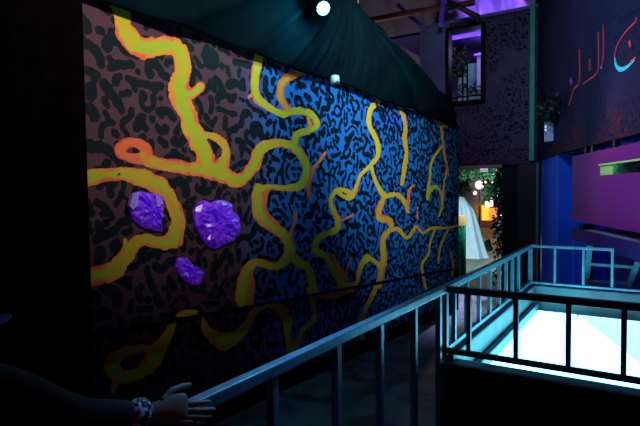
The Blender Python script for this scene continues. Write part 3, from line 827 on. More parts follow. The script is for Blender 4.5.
# ---------------------------------------------------------------- ceiling and roof gear
bm = bmesh.new()
def roof(u, v):
    x = -16 + 26 * u; s = 3.6 + 7.9 * v
    y = 16.5 - 0.10 * s - 0.035 * s * s; z = 0.8 + s * 0.80
    pu = abs(math.sin(PI * x / 1.05)); pv = abs(math.sin(PI * s / 1.9))
    b = 0.34 * (pu ** 0.45) * (pv ** 0.45)
    return (x, y - b, z)
grid(bm, 330, 110, roof)
o = finish('ceiling', bm, MT['quilt'], smooth=True); struct(o, 'quilted insulation lining the sloping roof', 'ceiling')
bm = bmesh.new(); tube(bm, [at_d(345, 24.0, 12.2), at_d(378, 19, 12), at_d(410, 13, 11.8), at_d(450, 7, 11.5), at_d(475, 2, 11.3)], 0.07, 10)
tag(finish('roof_pipe', bm, MT['rust'], smooth=True), 'rusty brown pipe slung across the quilted roof', 'pipe')
bm = bmesh.new(); tube(bm, [at_d(350, 68, 15), at_d(400, 41, 15), at_d(425, 36, 15)], 0.05, 8)
tag(finish('roof_batten', bm, MT['rust'], smooth=True), 'brown batten low on the quilted roof behind the black drape', 'batten')
bm = bmesh.new(); tube(bm, [at_d(443.5, -25, 11.2), at_d(443, 0, 11.2), at_d(441, 26, 11.2)], 0.055, 8)
tag(finish('roof_strut', bm, MT['violet_lit_tint'], smooth=True), 'upright violet lit strut behind the grey pier', 'strut')
bm = bmesh.new(); tube(bm, [at_d(398, 5, 12.6), at_d(412, 18, 12.4), at_d(431, 31, 12)], 0.045, 8)
tag(finish('roof_strut', bm, MT['violet_lit_tint'], smooth=True), 'slanting violet lit strut below the rusty pipe', 'strut')
bm = bmesh.new(); tube(bm, [at_d(449, -20, 11), at_d(449, 2, 11), at_d(478, 17, 10.6)], 0.06, 8)
tag(finish('roof_strut', bm, MT['dark_plastic'], smooth=True), 'dark slanting strut above the high window', 'strut')
bm = bmesh.new(); tube(bm, [at_d(357.5, -20, 6.4), at_d(358, 14, 6.4)], 0.012, 6)
tag(finish('hanging_cable', bm, MT['dark_plastic']), 'thin black cable hanging to the top of the black drape', 'cable')

# violet lit crumpled cloth over the far wall
bm = bmesh.new(); Pa = at_y(455, 24, YF + 0.9); Pb = at_y(536, 14, YF + 0.9)
def vcloth(u, v):
    x = Pa.x - 0.4 + (Pb.x - Pa.x + 0.9) * u; z = ztop + 0.03 + 2.2 * v
    f = 0.26 * math.sin(15 * u + 5 * v + 1.5 * math.sin(4 * v + 6 * u)) + 0.07 * math.sin(37 * u - 9 * v) + 0.035 * math.sin(70 * u + 20 * v)
    return (x, YF + 1.0 + f + 0.5 * v * v, z)
grid(bm, 140, 60, vcloth)
o = finish('crumpled_cloth', bm, MT['cloth_violet'], smooth=True); solidify(o, 0.008, -1)
tag(o, 'crumpled pale cloth lit violet, hanging above the far wall', 'cloth')
vl = at_y(492, 12, YF + 0.55)
lamp('violet_uplight', 'SPOT', (vl.x, YF + 0.35, ztop + 0.10), 105, (0.34, 0.16, 1.0), (vl.x + 0.1, YF + 1.1, ztop + 0.7), 0.03, 140, 0.6)
bm = bmesh.new(); lathe(bm, [(0.05, 0), (0.06, 0.02), (0.06, 0.05), (0.045, 0.055)], 14, Matrix.Translation((vl.x, YF + 0.30, ztop + 0.06)))
tag(finish('uplight', bm, MT['dark_plastic']), 'small black uplight under the violet crumpled cloth', 'lamp')
lamp('roof_glow', 'POINT', (-6.2, 12.0, 3.2), 100, (0.72, 0.64, 0.86), None, 0.3)

# ================================================================== THINGS ON THE WALLS
# spotlight in front of the drape
SP = at_d(323, 8, 4.75)
sl = empty('spotlight', SP, 'small black spotlight with blazing pale cyan lens in front of the black drape', 'spotlight')
dv = (CAM + Vector((0.3, 2.2, -0.6)) - SP).normalized()
Q = dv.to_track_quat('Z', 'Y').to_matrix().to_4x4(); MX = Matrix.Translation(SP) @ Q
bm = bmesh.new(); lathe(bm, [(0.03, -0.20), (0.055, -0.19), (0.06, -0.02), (0.066, 0.0), (0.066, 0.012), (0.058, 0.012), (0.056, -0.004)], 24, MX); finish('housing', bm, MT['dark_plastic'], sl, True)
bm = bmesh.new(); lathe(bm, [(0.054, -0.003), (0.05, 0.008), (0.03, 0.014), (0.008, 0.016)], 24, MX); finish('lens', bm, MT['lens'], sl, True)
bm = bmesh.new(); s_ = MX.to_3x3() @ Vector((1, 0, 0)); s_.z = 0; s_.normalize(); base = SP - dv * 0.1
tube(bm, [base - s_ * 0.075, base - s_ * 0.075 + Vector((0, 0, 0.13)), base + s_ * 0.075 + Vector((0, 0, 0.13)), base + s_ * 0.075], 0.008, 8); finish('yoke', bm, MT['dark_plastic'], sl)
bm = bmesh.new(); tube(bm, [base + Vector((0, 0, 0.13)), base + Vector((0, 0, 2.6))], 0.012, 8); finish('drop_rod', bm, MT['dark_plastic'], sl)
lamp('spotlight_beam', 'POINT', SP + dv * 0.07, 42, (0.12, 0.75, 1.0), None, 0.04)


# white camera under the drape
cp = at_x(335, 80, XM + 0.12)
sc_ = empty('security_camera', cp, 'little white security camera on the top edge of the mural', 'camera')
bm = bmesh.new(); lathe(bm, [(0.030, 0.05), (0.046, 0.045), (0.050, 0.0), (0.048, -0.035), (0.040, -0.04)], 20, Matrix.Translation(cp)); finish('housing', bm, MT['white_plastic'], sc_, True)
bm = bmesh.new(); bmesh.ops.create_uvsphere(bm, u_segments=14, v_segments=10, radius=0.026, matrix=Matrix.Translation(cp + Vector((0.03, -0.012, -0.036)))); finish('lens', bm, MT['dark_plastic'], sc_, True)
bm = bmesh.new(); bar(bm, cp + Vector((-0.112, 0, 0.03)), cp + Vector((-0.02, 0, 0.03)), 0.03, 0.03, bevel=0.004); finish('bracket', bm, MT['white_plastic'], sc_)

# violet crumpled blobs fixed to the mural
def blob(pxs, depth, label, seed):
    rnd = random.Random(seed)
    pts = [at_x(x, y, XM) for x, y in pxs]
    n = 40; C = sum(pts, Vector()) / len(pts)
    bm = bmesh.new(); rings = []
    # resample outline
    L = [0]
    for i in range(len(pts)): L.append(L[-1] + (pts[(i + 1) % len(pts)] - pts[i]).length)
    def op(t):
        s = (t % 1) * L[-1]
        for i in range(len(pts)):
            if L[i + 1] >= s: return pts[i].lerp(pts[(i + 1) % len(pts)], (s - L[i]) / (L[i + 1] - L[i] + 1e-9))
        return pts[0]
    for ri, (f, h) in enumerate(((1, -0.03), (1.0, 0.25), (0.9, 0.62), (0.74, 0.85), (0.55, 0.95), (0.36, 1.0), (0.16, 1.0))):
        ring = []
        for k in range(n):
            p = C.lerp(op(k / n), f)
            hh = depth * h * (1 + (rnd.uniform(-0.4, 0.4) if ri > 0 else 0))
            jit = Vector((0, rnd.uniform(-1, 1), rnd.uniform(-1, 1))) * 0.012 * (1 if ri > 1 else 0.3)
            ring.append(bm.verts.new(Vector((XM + hh + 0.002, p.y, p.z)) + jit))
        rings.append(ring)
    for i in range(len(rings) - 1):
        for k in range(n): bm.faces.new((rings[i][k], rings[i][(k + 1) % n], rings[i + 1][(k + 1) % n], rings[i + 1][k]))
    bm.faces.new(rings[-1])
    o = finish('violet_blob', bm, MT['gem']); tag(o, label, 'ornament', 'violet crumpled ornaments on the mural')
    return o
b1 = blob([(133, 193), (140, 191), (148, 193.5), (154, 194), (161, 196), (161.5, 208), (160, 218), (161, 231), (150, 230), (139, 226), (131, 218), (128, 207)], 0.05,
     'violet crumpled square ornament with pale sides, leftmost on the mural', 3)
for pp in ([(133, 194), (139, 192), (138, 205), (133, 210), (130, 206)], [(155.5, 195.5), (160.5, 197), (160.5, 207), (157, 206)]):
    pts = [at_x(x, y, XM + 0.062) for x, y in pp]
    bm = bmesh.new(); slab(bm, pts, (-0.03, 0, 0)); bmesh.ops.subdivide_edges(bm, edges=bm.edges[:], cuts=2, use_grid_fill=True)
    o = finish('pale_film', bm, MT['gem_pale'], b1); o['label'] = 'pale lilac film'
blob([(197, 203), (205, 200), (209, 204), (213, 201), (222, 200), (229, 204), (231, 213), (237, 216), (238, 232), (232, 240), (222, 245), (213, 249), (204, 243), (198, 232), (193, 224), (193, 211)], 0.07,
     'violet crumpled rounded ornament, biggest on the mural', 5)
blob([(176, 259), (181, 257), (187, 259), (190, 265), (197, 267), (202, 273), (199, 284), (191, 285), (184, 280), (179, 275), (175, 267)], 0.04,
     'small violet crumpled ornament low between two veins', 9)

# red Arabic lettering on the right wall
lt = empty('wall_lettering', rw(600, 70, 0.01), 'red handwritten Arabic lettering painted across the dark right wall', 'lettering')
def letter(pxs, wpx, m=None, label=None):
    W_ = list(wpx) if isinstance(wpx, (list, tuple)) else [wpx] * len(pxs)
    if len(pxs) > 3:
        fine = smooth_stroke([(x, y, w_ / (0.84 if x > 320 else 1.0)) for (x, y), w_ in zip(pxs, W_)])
        pxs = [(p[0], p[1]) for p in fine]; wpx = [p[2] for p in fine]
    pts = [rw(x, y, 0.012) for x, y in pxs]; n = len(pts)
    bm = bmesh.new(); L = []; R_ = []
    for i, p in enumerate(pts):
        t = (pts[min(i + 1, n - 1)] - pts[max(i - 1, 0)]).normalized(); s = nrm.cross(t).normalized()
        ww = wpx[i] if isinstance(wpx, (list, tuple)) else wpx
        hw = ww * (p - CAM).dot(FW) / FPX * 0.5
        L.append((p + s * hw)); R_.append((p - s * hw))
    slab_pts = L + R_[::-1]
    a = [bm.verts.new(p) for p in L]; b = [bm.verts.new(p) for p in R_]
    c = [bm.verts.new(p - nrm * 0.010) for p in L]; d = [bm.verts.new(p - nrm * 0.010) for p in R_]
    for i in range(n - 1):
        bm.faces.new((a[i], a[i + 1], b[i + 1], b[i])); bm.faces.new((a[i], c[i], c[i + 1], a[i + 1])); bm.faces.new((b[i], b[i + 1], d[i + 1], d[i]))
    bm.faces.new((a[0], b[0], d[0], c[0])); bm.faces.new((a[-1], c[-1], d[-1], b[-1]))
    bmesh.ops.recalc_face_normals(bm, faces=bm.faces)
    o = finish('letter_stroke', bm, m or MT['red_paint'], lt)
    if label: o['label'] = label
    return o
letter([(579, 49), (579.3, 60), (579.5, 72), (578.5, 84), (574, 88.5), (571.5, 97), (568.5, 105)], [1.2, 1.7, 1.8, 1.9, 2.2, 2.0, 1.2])
letter([(583, 84), (589, 79.5), (594, 76), (597.5, 71), (598.3, 60), (598.2, 46), (597.8, 32)], [1.2, 1.6, 1.8, 1.8, 1.6, 1.8, 1.4])
letter([(600.3, 68), (602.3, 62), (603.2, 48), (602.8, 25)], [1.2, 1.8, 1.8, 1.2])
letter([(589.4, 71), (589.5, 58.5)], 1.3)
letter([(636.5, 17), (635, 22), (628, 29), (620.5, 39), (616, 48), (614.5, 58)], [2.4, 2.4, 2.0, 1.8, 1.8, 2.0])
letter([(614.5, 58), (616, 66), (621, 69.5), (628, 66), (634.5, 59)], [2.0, 3.6, 4.4, 3.2, 2.2], MT['teal_paint'], 'teal bowl of the last letter')
letter([(630, 62.5), (635.5, 57.5)], [2.2, 2.6])
letter([(629.2, 40.5), (630.2, 47)], 3.6)
letter([(570, 79), (571.5, 84)], 4.6, MT['magenta_dot'], 'pink dot')
letter([(600.8, 66), (601, 69)], 1.4, MT['teal_paint'], 'teal tip')

# white wall lamp box with plant above
wb = rw(549, 131, 0.06)
eb = empty('wall_box', wb, 'narrow white box with two little lamps on the dark wall by the green strip', 'box')
RB = RW
bm = bmesh.new(); box(bm, wb, (0.16, 0.10, 0.36), RB, bevel=0.012); finish('casing', bm, mat('lilac_white_casing', (0.72, 0.70, 0.85), 0.5, var=0.05), eb)
for dz in (0.06, 0.0):
    bm = bmesh.new(); bmesh.ops.create_uvsphere(bm, u_segments=12, v_segments=8, radius=0.018, matrix=Matrix.Translation(wb + nrm * 0.055 + Vector((0, 0, dz + 0.02)))); finish('indicator_lamp', bm, glow('indicator', (0.6, 0.75, 1.0), 1.0), eb, True)
rnd = random.Random(4); pts = []
for k in range(220):
    c = rw(548, 109, 0.16) + tdir * max(-0.34, min(0.34, rnd.gauss(0, 0.16))) + nrm * rnd.uniform(-0.1, 0.12) + Vector((0, 0, max(-0.2, min(0.2, rnd.gauss(0, 0.085)))))
    pts.append(c)
bm = bmesh.new(); leaves(bm, pts, 0.11, 2, 0.2)
tag(finish('hanging_plant', bm, MT['leaf_dark']), 'dark leafy plant on the wall above the narrow white box', 'plant')

# magenta panel with its slot
tA, _ = rw_t(572, 185, 0.02); tB = tA + 4.2
zt_, zb2 = rw(572, 156.5, 0.02).z, rw(572, 220, 0.02).z
s0, sz1 = rw_t(600, 165.8, 0.02); s1, sz0 = rw_t(612.3, 175, 0.02)
sz0 = rw(601, 175.3, 0.02).z; sz1 = rw(601, 165.5, 0.02).z; sEnd = tB - 0.5
mp = empty('magenta_panel', wl(tA, 0, zb2), 'big magenta painted panel with a long slot under the lettered wall', 'panel')
bm = bmesh.new(); pd = 0.06
def mpb(ta, tb, z_a, z_b, dep=pd, out=0.02): box(bm, wl((ta + tb) / 2, out - dep / 2, (z_a + z_b) / 2), (tb - ta, dep, z_b - z_a), RW)
mpb(tA, s0, zb2, zt_); mpb(s0, sEnd, sz1, zt_); mpb(s0, sEnd, zb2, sz0); mpb(sEnd, tB, zb2, zt_)
finish('face_board', bm, MT['magenta'], mp)
sdep = 0.30
bm = bmesh.new(); box(bm, wl((s0 + sEnd) / 2, 0.02 - sdep, (sz0 + sz1) / 2), (sEnd - s0, 0.02, sz1 - sz0 + 0.04), RW)
box(bm, wl((s0 + sEnd) / 2, 0.02 - sdep / 2 - pd / 2, sz0 - 0.012), (sEnd - s0, sdep - pd, 0.02), RW); finish('slot_back', bm, MT['navy_paint'], mp)
bm = bmesh.new(); box(bm, wl((s0 + s1) / 2, 0.016 - sdep / 2, (sz0 + sz1) / 2), (s1 - s0, sdep, sz1 - sz0), RW); o = finish('slot_end', bm, MT['lime'], mp); o['label'] = 'lime green slot end'
bm = bmesh.new(); box(bm, wl((s0 + sEnd) / 2, 0.024, sz1 + 0.008), (sEnd - s0 + 0.02, 0.025, 0.02), RW); o = finish('slot_lip', bm, MT['lime'], mp); o['label'] = 'lime green slot lip'
for px in (585, 591.5, 613.5):
    t, z = rw_t(px, 150, 0.0)
    bm = bmesh.new(); box(bm, wl(t, -0.03, (zwb + zt_) / 2), (0.10, 0.05, zwb - zt_ + 0.04), RW, bevel=0.006); finish('hanger_clip', bm, MT['dark_plastic'], mp)
bm = bmesh.new(); box(bm, wl((tA + tB) / 2, -0.20, (zt_ + zwb) / 2 + 0.02), (tB - tA, 0.05, 0.4), RW)
struct(finish('trim_6', bm, MT['blue_paint']), 'blue board seen in the gap above the magenta panel', 'trim')

# counter below the panel
ct = empty('counter', wl(tA, 0, 0.6), 'dark indigo counter on pale legs under the magenta panel', 'counter')
fo = 0.16
zf1 = rw(606, 236, fo).z; zf0 = rw(606, 251, fo).z
tC, _ = rw_t(572, 235, fo); tD = rw_t(646, 258, fo)[0]
bm = bmesh.new(); box(bm, wl((tC + tD) / 2, fo - 0.02, (zf0 + zf1) / 2), (tD - tC, 0.04, zf1 - zf0), RW, bevel=0.005); finish('fascia', bm, MT['indigo'], ct)
bm = bmesh.new(); box(bm, wl((tC + tD) / 2 + 0.15, fo - 0.04 - 0.32, zf1 - 0.02), (tD - tC - 0.3, 0.62, 0.03), RW); finish('counter_top', bm, MT['curb'], ct)
YT = YB + 0.55
tr = empty('trestle', (at_y(610, 265, YT).x, YT, ZL), 'pale splayed trestle frame with two rungs behind the back railing', 'trestle')
def tleg(a, b):
    a = at_y(a[0], a[1], YT); b = at_y(b[0], b[1], YT); k = (ZL + 0.01 - a.z) / (b.z - a.z); b = a.lerp(b, k)
    bm = bmesh.new(); bar(bm, a, b, 0.055, 0.04, (0, 1, 0), bevel=0.004); finish('leg', bm, MT['steel'], tr)
tleg((590, 246), (585.5, 286)); tleg((638, 262), (628, 287))
for a, b in (((588, 264), (636, 267.5)), ((586, 281), (630, 283.5))):
    bm = bmesh.new(); bar(bm, at_y(*a, YT), at_y(*b, YT), 0.028, 0.028, bevel=0.003); finish('rung', bm, MT['steel'], tr)
bm = bmesh.new(); box(bm, wl(tC + 0.15, 0.0, zf1 + 0.02 - 0.0), (0.16, 0.14, 0.07), RW, bevel=0.01)
tag(finish('speaker_box', bm, MT['dark_plastic']), 'small black box at the far end of the indigo counter', 'box')
p0 = rw(576.5, 250, -0.1)
bm = bmesh.new(); box(bm, ((p0.x), p0.y, (zf0 + ZL) / 2), (0.10, 0.10, zf0 - ZL), RW, bevel=0.006)
tag(finish('support_post', bm, MT['blue_paint']), 'short bright blue post below the end of the indigo counter', 'post')

# ================================================================== DOORWAY AND YARD
# dark door leaf in the right half
xj0 = yf(501, 200).x
dr = empty('door_1', (dx1, YF + 0.1, ZL), 'dark red-black door leaf closing the right half of the doorway', 'door'); dr['kind'] = 'structure'
bm = bmesh.new(); box(bm, ((yf(517, 200).x + dx1) / 2, YF + 0.05, (ZL + dz1) / 2), (dx1 - yf(517, 200).x, 0.06, dz1 - ZL - 0.01), bevel=0.006); finish('door_leaf', bm, MT['wood_dark'], dr)
bm = bmesh.new(); box(bm, ((xj0 + yf(517, 200).x) / 2, YF + 0.14, (ZL + dz1) / 2), (yf(517, 200).x - xj0, 0.05, dz1 - ZL - 0.01)); finish('door_panel', bm, MT['black_paint'], dr)
bm = bmesh.new(); box(bm, (dx1 + 0.03, YF + 0.05, (ZL + dz1) / 2), (0.05, 0.26, dz1 - ZL)); struct(finish('trim_7', bm, MT['grey_wall']), 'thin grey jamb between the door leaf and the blue pier', 'trim')

# white draped cloth
def ydy(px, py, y): return at_y(px, py, y)
YS = 15.0
g0 = lambda px: at_z(px, 257, ZL)
base_y = at_z(474, 257.5, ZL).y
YS = base_y
cl = empty('draped_cloth', (at_y(474, 257, YS).x, YS, ZL), 'pale cloth draped over a tall leaning heap outside the doorway', 'cloth')
lev = [(197, 458, 463.5), (203, 456, 468), (210, 455, 473), (222, 454, 476.5), (235, 453.5, 480), (248, 453, 484), (257.6, 452, 487)]
bm = bmesh.new(); rows = []
for i, (py, x0, x1) in enumerate(lev):
    a = at_y(x0, py, YS); b = at_y(x1, py, YS); wdt = (b.x - a.x) / 2; c = (a + b) / 2
    ring = []
    for k in range(64):
        th_ = 2 * PI * k / 64
        f = 1 + 0.10 * math.sin(9 * th_ + 0.4 * i) * min(1, i / 3) + 0.05 * math.sin(17 * th_ + 0.5 * i) * min(1, i / 3)
        ring.append(bm.verts.new((c.x + wdt * f * math.cos(th_), YS + min(0.9, wdt) * 0.9 * f * math.sin(th_), max(ZL + 0.01, c.z))))
    rows.append(ring)
for i in range(len(rows) - 1):
    for k in range(64): bm.faces.new((rows[i][k], rows[i + 1][k], rows[i + 1][(k + 1) % 64], rows[i][(k + 1) % 64]))
bm.faces.new(rows[0])
o = finish('cloth', bm, MT['cloth_white'], cl, True)
q = at_z(484, 250.5, ZL); a = at_y(480, 250, q.y); b = at_y(491.5, 250, q.y); hh_ = at_y(486, 239, q.y).z - ZL
bm = bmesh.new(); slab(bm, [(a.x, q.y, ZL), (b.x, q.y, ZL), (b.x - 0.05, q.y, ZL + 0.1), (a.x + (b.x - a.x) * 0.62, q.y, ZL + hh_), (a.x + 0.05, q.y, ZL + hh_ * 0.55)], (0, 0.35, 0))  # dark gap under the cloth built as a solid black wedge
bmesh.ops.bevel(bm, geom=bm.edges[:], offset=0.03, segments=2, affect='EDGES')
tag(finish('dark_gap_wedge', bm, MT['dark_plastic']), 'black wedge standing for the dark gap under the draped pale cloth', 'wedge')
# speckled green board with orange top
YG = YF + 1.6
ga, gb = at_y(454, 226, YG), at_y(461.5, 226, YG)
gbz = at_y(460, 258, YG).z; gtz = at_y(460, 216, YG).z
gr = empty('painted_crate', ((ga.x + gb.x) / 2, YG, ZL), 'tall green speckled crate with orange top just outside the doorway', 'crate')
bm = bmesh.new(); box(bm, ((ga.x + gb.x) / 2, YG + 0.2, (ZL + ga.z) / 2), (gb.x - ga.x, 0.4, ga.z - ZL), bevel=0.01); finish('crate_body', bm, MT['crate_green'], gr)
bm = bmesh.new(); box(bm, ((ga.x + gb.x) / 2, YG + 0.2, (ga.z + gtz) / 2), (gb.x - ga.x, 0.42, gtz - ga.z), bevel=0.01); finish('crate_top', bm, MT['orange'], gr)

# stall far back with lit displays
YK = 25.0
st = empty('market_stall', (at_y(489, 222, YK).x, YK, ZL), 'far stall with glowing yellow and orange displays beyond the doorway', 'stall')
def kbox(px0, px1, py0, py1, y, m, name, parent, dep=0.3):
    a = at_y(px0, py1, y); b = at_y(px1, py0, y)
    bm = bmesh.new(); box(bm, ((a.x + b.x) / 2, y + dep / 2, (a.z + b.z) / 2), (b.x - a.x, dep, b.z - a.z), bevel=0.01)
    return finish(name, bm, m, parent)
kbox(478, 502, 221, 226.5, YK - 0.2, MT['maroon'], 'counter_front', st, 0.8)
kbox(481.5, 488, 205.5, 221, YK, glow('yellow_display', (0.9, 0.72, 0.06), 0.7), 'display_panel', st)
kbox(488.3, 496, 208, 220.5, YK + 0.1, glow('orange_display', (0.9, 0.32, 0.07), 0.7), 'display_panel', st)
kbox(484.5, 491.5, 200.5, 206.5, YK - 0.1, glow('white_display', (1.0, 0.95, 1.0), 1.6), 'lit_sign', st)
kbox(475, 482, 204, 219, YK + 0.4, MT['orange'], 'side_board', st)
kbox(489, 496, 195.5, 199, YK - 0.1, glow('pink_display', (1.0, 0.4, 0.45), 0.8), 'pink_awning_light', st)
kbox(478, 501, 226.8, 257, YK - 0.15, MT['tan'], 'counter_base', st, 0.7)
# lavender screen and white lamp
o = kbox(452, 484, 178, 260, YK + 1.4, MT['lavender'], 'lavender_screen', None, 0.1)
tag(o, 'pale lavender screen standing behind the stall', 'screen')
sp = at_y(479.5, 185, YK - 1)
gl_ = empty('globe_lamp', (sp.x, sp.y, ZL), 'round white globe lamp on a pole among leaves beyond the doorway', 'lamp')
bm = bmesh.new(); bmesh.ops.create_uvsphere(bm, u_segments=16, v_segments=12, radius=0.20, matrix=Matrix.Translation(sp)); finish('globe', bm, glow('globe', (0.92, 0.86, 1.0), 1.3), gl_, True)
bm = bmesh.new(); tube(bm, [(sp.x, sp.y, ZL), (sp.x, sp.y, sp.z - 0.19)], 0.035, 8); finish('pole', bm, MT['dark_plastic'], gl_, True)
for i, (px, py, c, s, lab) in enumerate(((489, 178, (1, 0.85, 0.35), 0.12, 'yellow fairy light at left under the lintel'), (499, 178.5, (1, 0.8, 0.3), 0.09, 'yellow fairy light nearest the door leaf'),
                                  (485.5, 182, (1, 0.6, 0.55), 0.10, 'pink fairy light beside the white globe'), (492.5, 182, (1, 0.7, 0.55), 0.09, 'pale pink fairy light below the yellow pair'),
                                  (475, 193, (0.9, 0.75, 1.0), 0.14, 'lilac fairy light below the white globe'))):
    bm = bmesh.new(); bmesh.ops.create_uvsphere(bm, u_segments=10, v_segments=8, radius=s * 0.7, matrix=Matrix.Translation(at_y(px, py, YF + 4.0)) @ Matrix.Scale(0.55, 4))
    tag(finish('fairy_light', bm, glow('fairy_glow', c, 1.6), None, True), lab, 'light', 'fairy lights beyond the doorway')
kl = kbox(480, 487, 167.4, 171.8, YF + 0.18, glow('strip_white', (0.45, 0.47, 0.62), 0.8), 'strip_lamp', None, 0.1); tag(kl, 'short white strip lamp just under the tan lintel', 'lamp')
# leaves
rnd = random.Random(11)
def leafcloud(name, px, py, y, n, size, seed, m, label, sd=0.25):
    rn = random.Random(seed); P_ = []
    for k in range(n):
        q = at_y(rn.uniform(*px), rn.uniform(*py), y + rn.gauss(0, sd)); P_.append(q)
    bm = bmesh.new(); leaves(bm, P_, size, seed, 0.3)
    o = finish(name, bm, m); tag(o, label, 'foliage'); return o
leafcloud('leafy_garland', (458, 500), (170, 177), YF + 3.2, 300, 0.18, 21, MT['leaf'], 'leafy garland hung across the top of the doorway')
leafcloud('leafy_branch', (484, 501), (177, 200), YF + 4.4, 210, 0.20, 22, MT['leaf'], 'loose leafy branches round the fairy lights')
leafcloud('leafy_climber', (495, 503), (168, 312), YF + 0.9, 560, 0.12, 23, MT['leaf_dark'], 'dark climber down the right side of the opening', 0.1)
leafcloud('leafy_bush', (456, 468), (178, 192), YF + 6.5, 120, 0.22, 24, MT['leaf'], 'green bush left of the white globe lamp', 0.5)
# back of the yard
bm = bmesh.new(); box(bm, (-4, 30, 3), (30, 0.2, 7)); struct(finish('wall_yard', bm, MT['wood_dark']), 'dark wall closing the far side of the yard', 'wall')
lamp('yard_fill', 'SPOT', (at_y(486, 160, 12.1).x, 12.1, 2.5), 1100, (0.50, 0.88, 1.0), (at_y(472, 220, base_y).x, base_y, -0.25), 0.15, 66, 0.8)  # unseen lamp added to light the draped cloth from the front
lamp('stall_lamp', 'POINT', (at_y(492, 200, 23).x, 22.6, 2.4), 170, (1.0, 0.72, 0.35), None, 0.15)
lamp('doorway_lamp', 'SPOT', (-3.2, 13.9, 2.3), 1700, (0.45, 0.52, 1.0), (-2.9, 10.0, -0.3), 0.1, 30, 0.7)

# things in the high room
bm = bmesh.new(); a = at_y(449, 38.5, YF + 0.45); b = at_y(483, 32.5, YF + 0.45); tube(bm, [a, b], 0.05, 10)
tag(finish('violet_tube_lamp', bm, MT['violet_lamp'], None, True), 'violet tube lamp across the top of the high window', 'lamp')
bm = bmesh.new(); a = at_y(474, 55, YR - 0.7); b = at_y(482.5, 53.5, YR - 0.7); tube(bm, [a, b], 0.03, 10)
tag(finish('violet_tube_lamp', bm, MT['violet_lamp'], None, True), 'short violet tube lamp at the right of the high window', 'lamp')
o = kbox(458, 482, 62, 101, YR - 0.3, MT['board'], 'pale_board', None, 0.05); tag(o, 'pale green board inside the high window', 'board')
o = kbox(476.5, 482.5, 55, 90, YR - 0.45, MT['cloth_violet'], 'pale_banner', None, 0.04); tag(o, 'pale violet banner beside the green board in the high window', 'banner')
leafcloud('hanging_foliage', (449, 464), (46, 74), YR - 0.9, 230, 0.20, 31, MT['leaf_dark'], 'dark hanging foliage inside the high window', 0.15)
leafcloud('potted_leaves', (460, 478), (86, 95), YR - 0.55, 45, 0.14, 32, MT['leaf_dark'], 'low dark leaves in front of the pale green board', 0.1)
lamp('room_lamp', 'POINT', (wx0 + 0.55, YF + 1.2, wz1 - 0.2), 18, (0.45, 0.50, 1.0), None, 0.1)

# ================================================================== PERSON AT THE RAIL
def skin_mesh(name, nodes, edges, material, parent, sub=2, root=0):
    me = bpy.data.meshes.new(name + '_base')
    me.from_pydata([n[0] for n in nodes], edges, [])
    o = bpy.data.objects.new(name, me); COL.objects.link(o)
    o.modifiers.new('skin', 'SKIN')
    sv = me.skin_vertices[0].data
    for i, n in enumerate(nodes):
        r = n[1]; sv[i].radius = r if isinstance(r, tuple) else (r, r)
        sv[i].use_root = (i == root)
    s = o.modifiers.new('sub', 'SUBSURF'); s.levels = sub; s.render_levels = sub
    bpy.context.view_layer.update()
    dg = bpy.context.evaluated_depsgraph_get()
    nm = bpy.data.meshes.new_from_object(o.evaluated_get(dg))
    bpy.data.objects.remove(o); nm.name = name
    nm.materials.clear(); nm.materials.append(material)
    for p in nm.polygons: p.use_smooth = True
    o = bpy.data.objects.new(name, nm); COL.objects.link(o); o.parent = parent
    o.matrix_parent_inverse = Matrix.Translation(parent.location).inverted()
    return o

nd = 1.60
wrist = at_d(153, 412, nd - 0.02); shR = at_d(-4, 388, 1.36)
elb = at_d(78, 419, 1.47)
HX = shR.x - 0.20; HY = shR.y - 0.05                      # spine position
pel = Vector((HX - 0.06, HY - 0.16, 0.88))
per = empty('person', (pel.x, pel.y, 0), 'person in dark jacket and blue cap gripping the handrail, patterned band on wrist', 'person')
V3 = Vector
neck = V3((HX, HY - 0.01, shR.z + 0.01)); head = V3((HX - 0.01, HY + 0.02, shR.z + 0.115))
chest = V3((HX - 0.02, HY - 0.03, shR.z - 0.13)); belly = V3((HX - 0.04, HY - 0.10, 1.06))
shL = V3((HX - 0.20, HY - 0.03, shR.z)); elL = V3((HX - 0.27, HY - 0.04, shR.z - 0.28)); wrL = V3((HX - 0.25, HY + 0.10, shR.z - 0.50))
hipR, hipL = pel + V3((0.10, 0, -0.03)), pel + V3((-0.10, 0, -0.03))
knR, knL = V3((pel.x + 0.12, pel.y + 0.06, 0.48)), V3((pel.x - 0.12, pel.y + 0.10, 0.48))
anR, anL = V3((pel.x + 0.13, pel.y - 0.02, 0.09)), V3((pel.x - 0.13, pel.y + 0.08, 0.09))
toR, toL = anR + V3((0.03, 0.17, -0.055)), anL + V3((-0.03, 0.17, -0.055))
# body: one skinned figure including both hands' palms
knk = at_d(184, 407, nd - 0.005); hand_dir = (knk - wrist).normalized()
side = hand_dir.cross(V3((0, 0, 1))).normalized()          # towards the camera's side of the rail
palm = wrist + hand_dir * 0.055 + V3((0, 0, 0.012)); knuck = wrist + hand_dir * 0.095 + V3((0, 0, 0.020))
nodes = [(pel, (0.15, 0.11)), (belly, (0.14, 0.10)), (chest, (0.165, 0.11)), (neck, (0.056, 0.056)),
         (shR + V3((-0.03, 0, 0)), 0.06), (elb, 0.042), (wrist.lerp(elb, 0.3), 0.034), (wrist, 0.0265), (wrist + hand_dir * 0.02, 0.013),
         (shL + V3((0.03, 0, 0)), 0.06), (elL, 0.042), (wrL, 0.026), (wrL + V3((0.01, 0.03, -0.08)), (0.034, 0.02)),
         (hipR, 0.09), (knR, 0.06), (anR, 0.042), (toR, (0.045, 0.03)),
         (hipL, 0.09), (knL, 0.06), (anL, 0.042), (toL, (0.045, 0.03))]
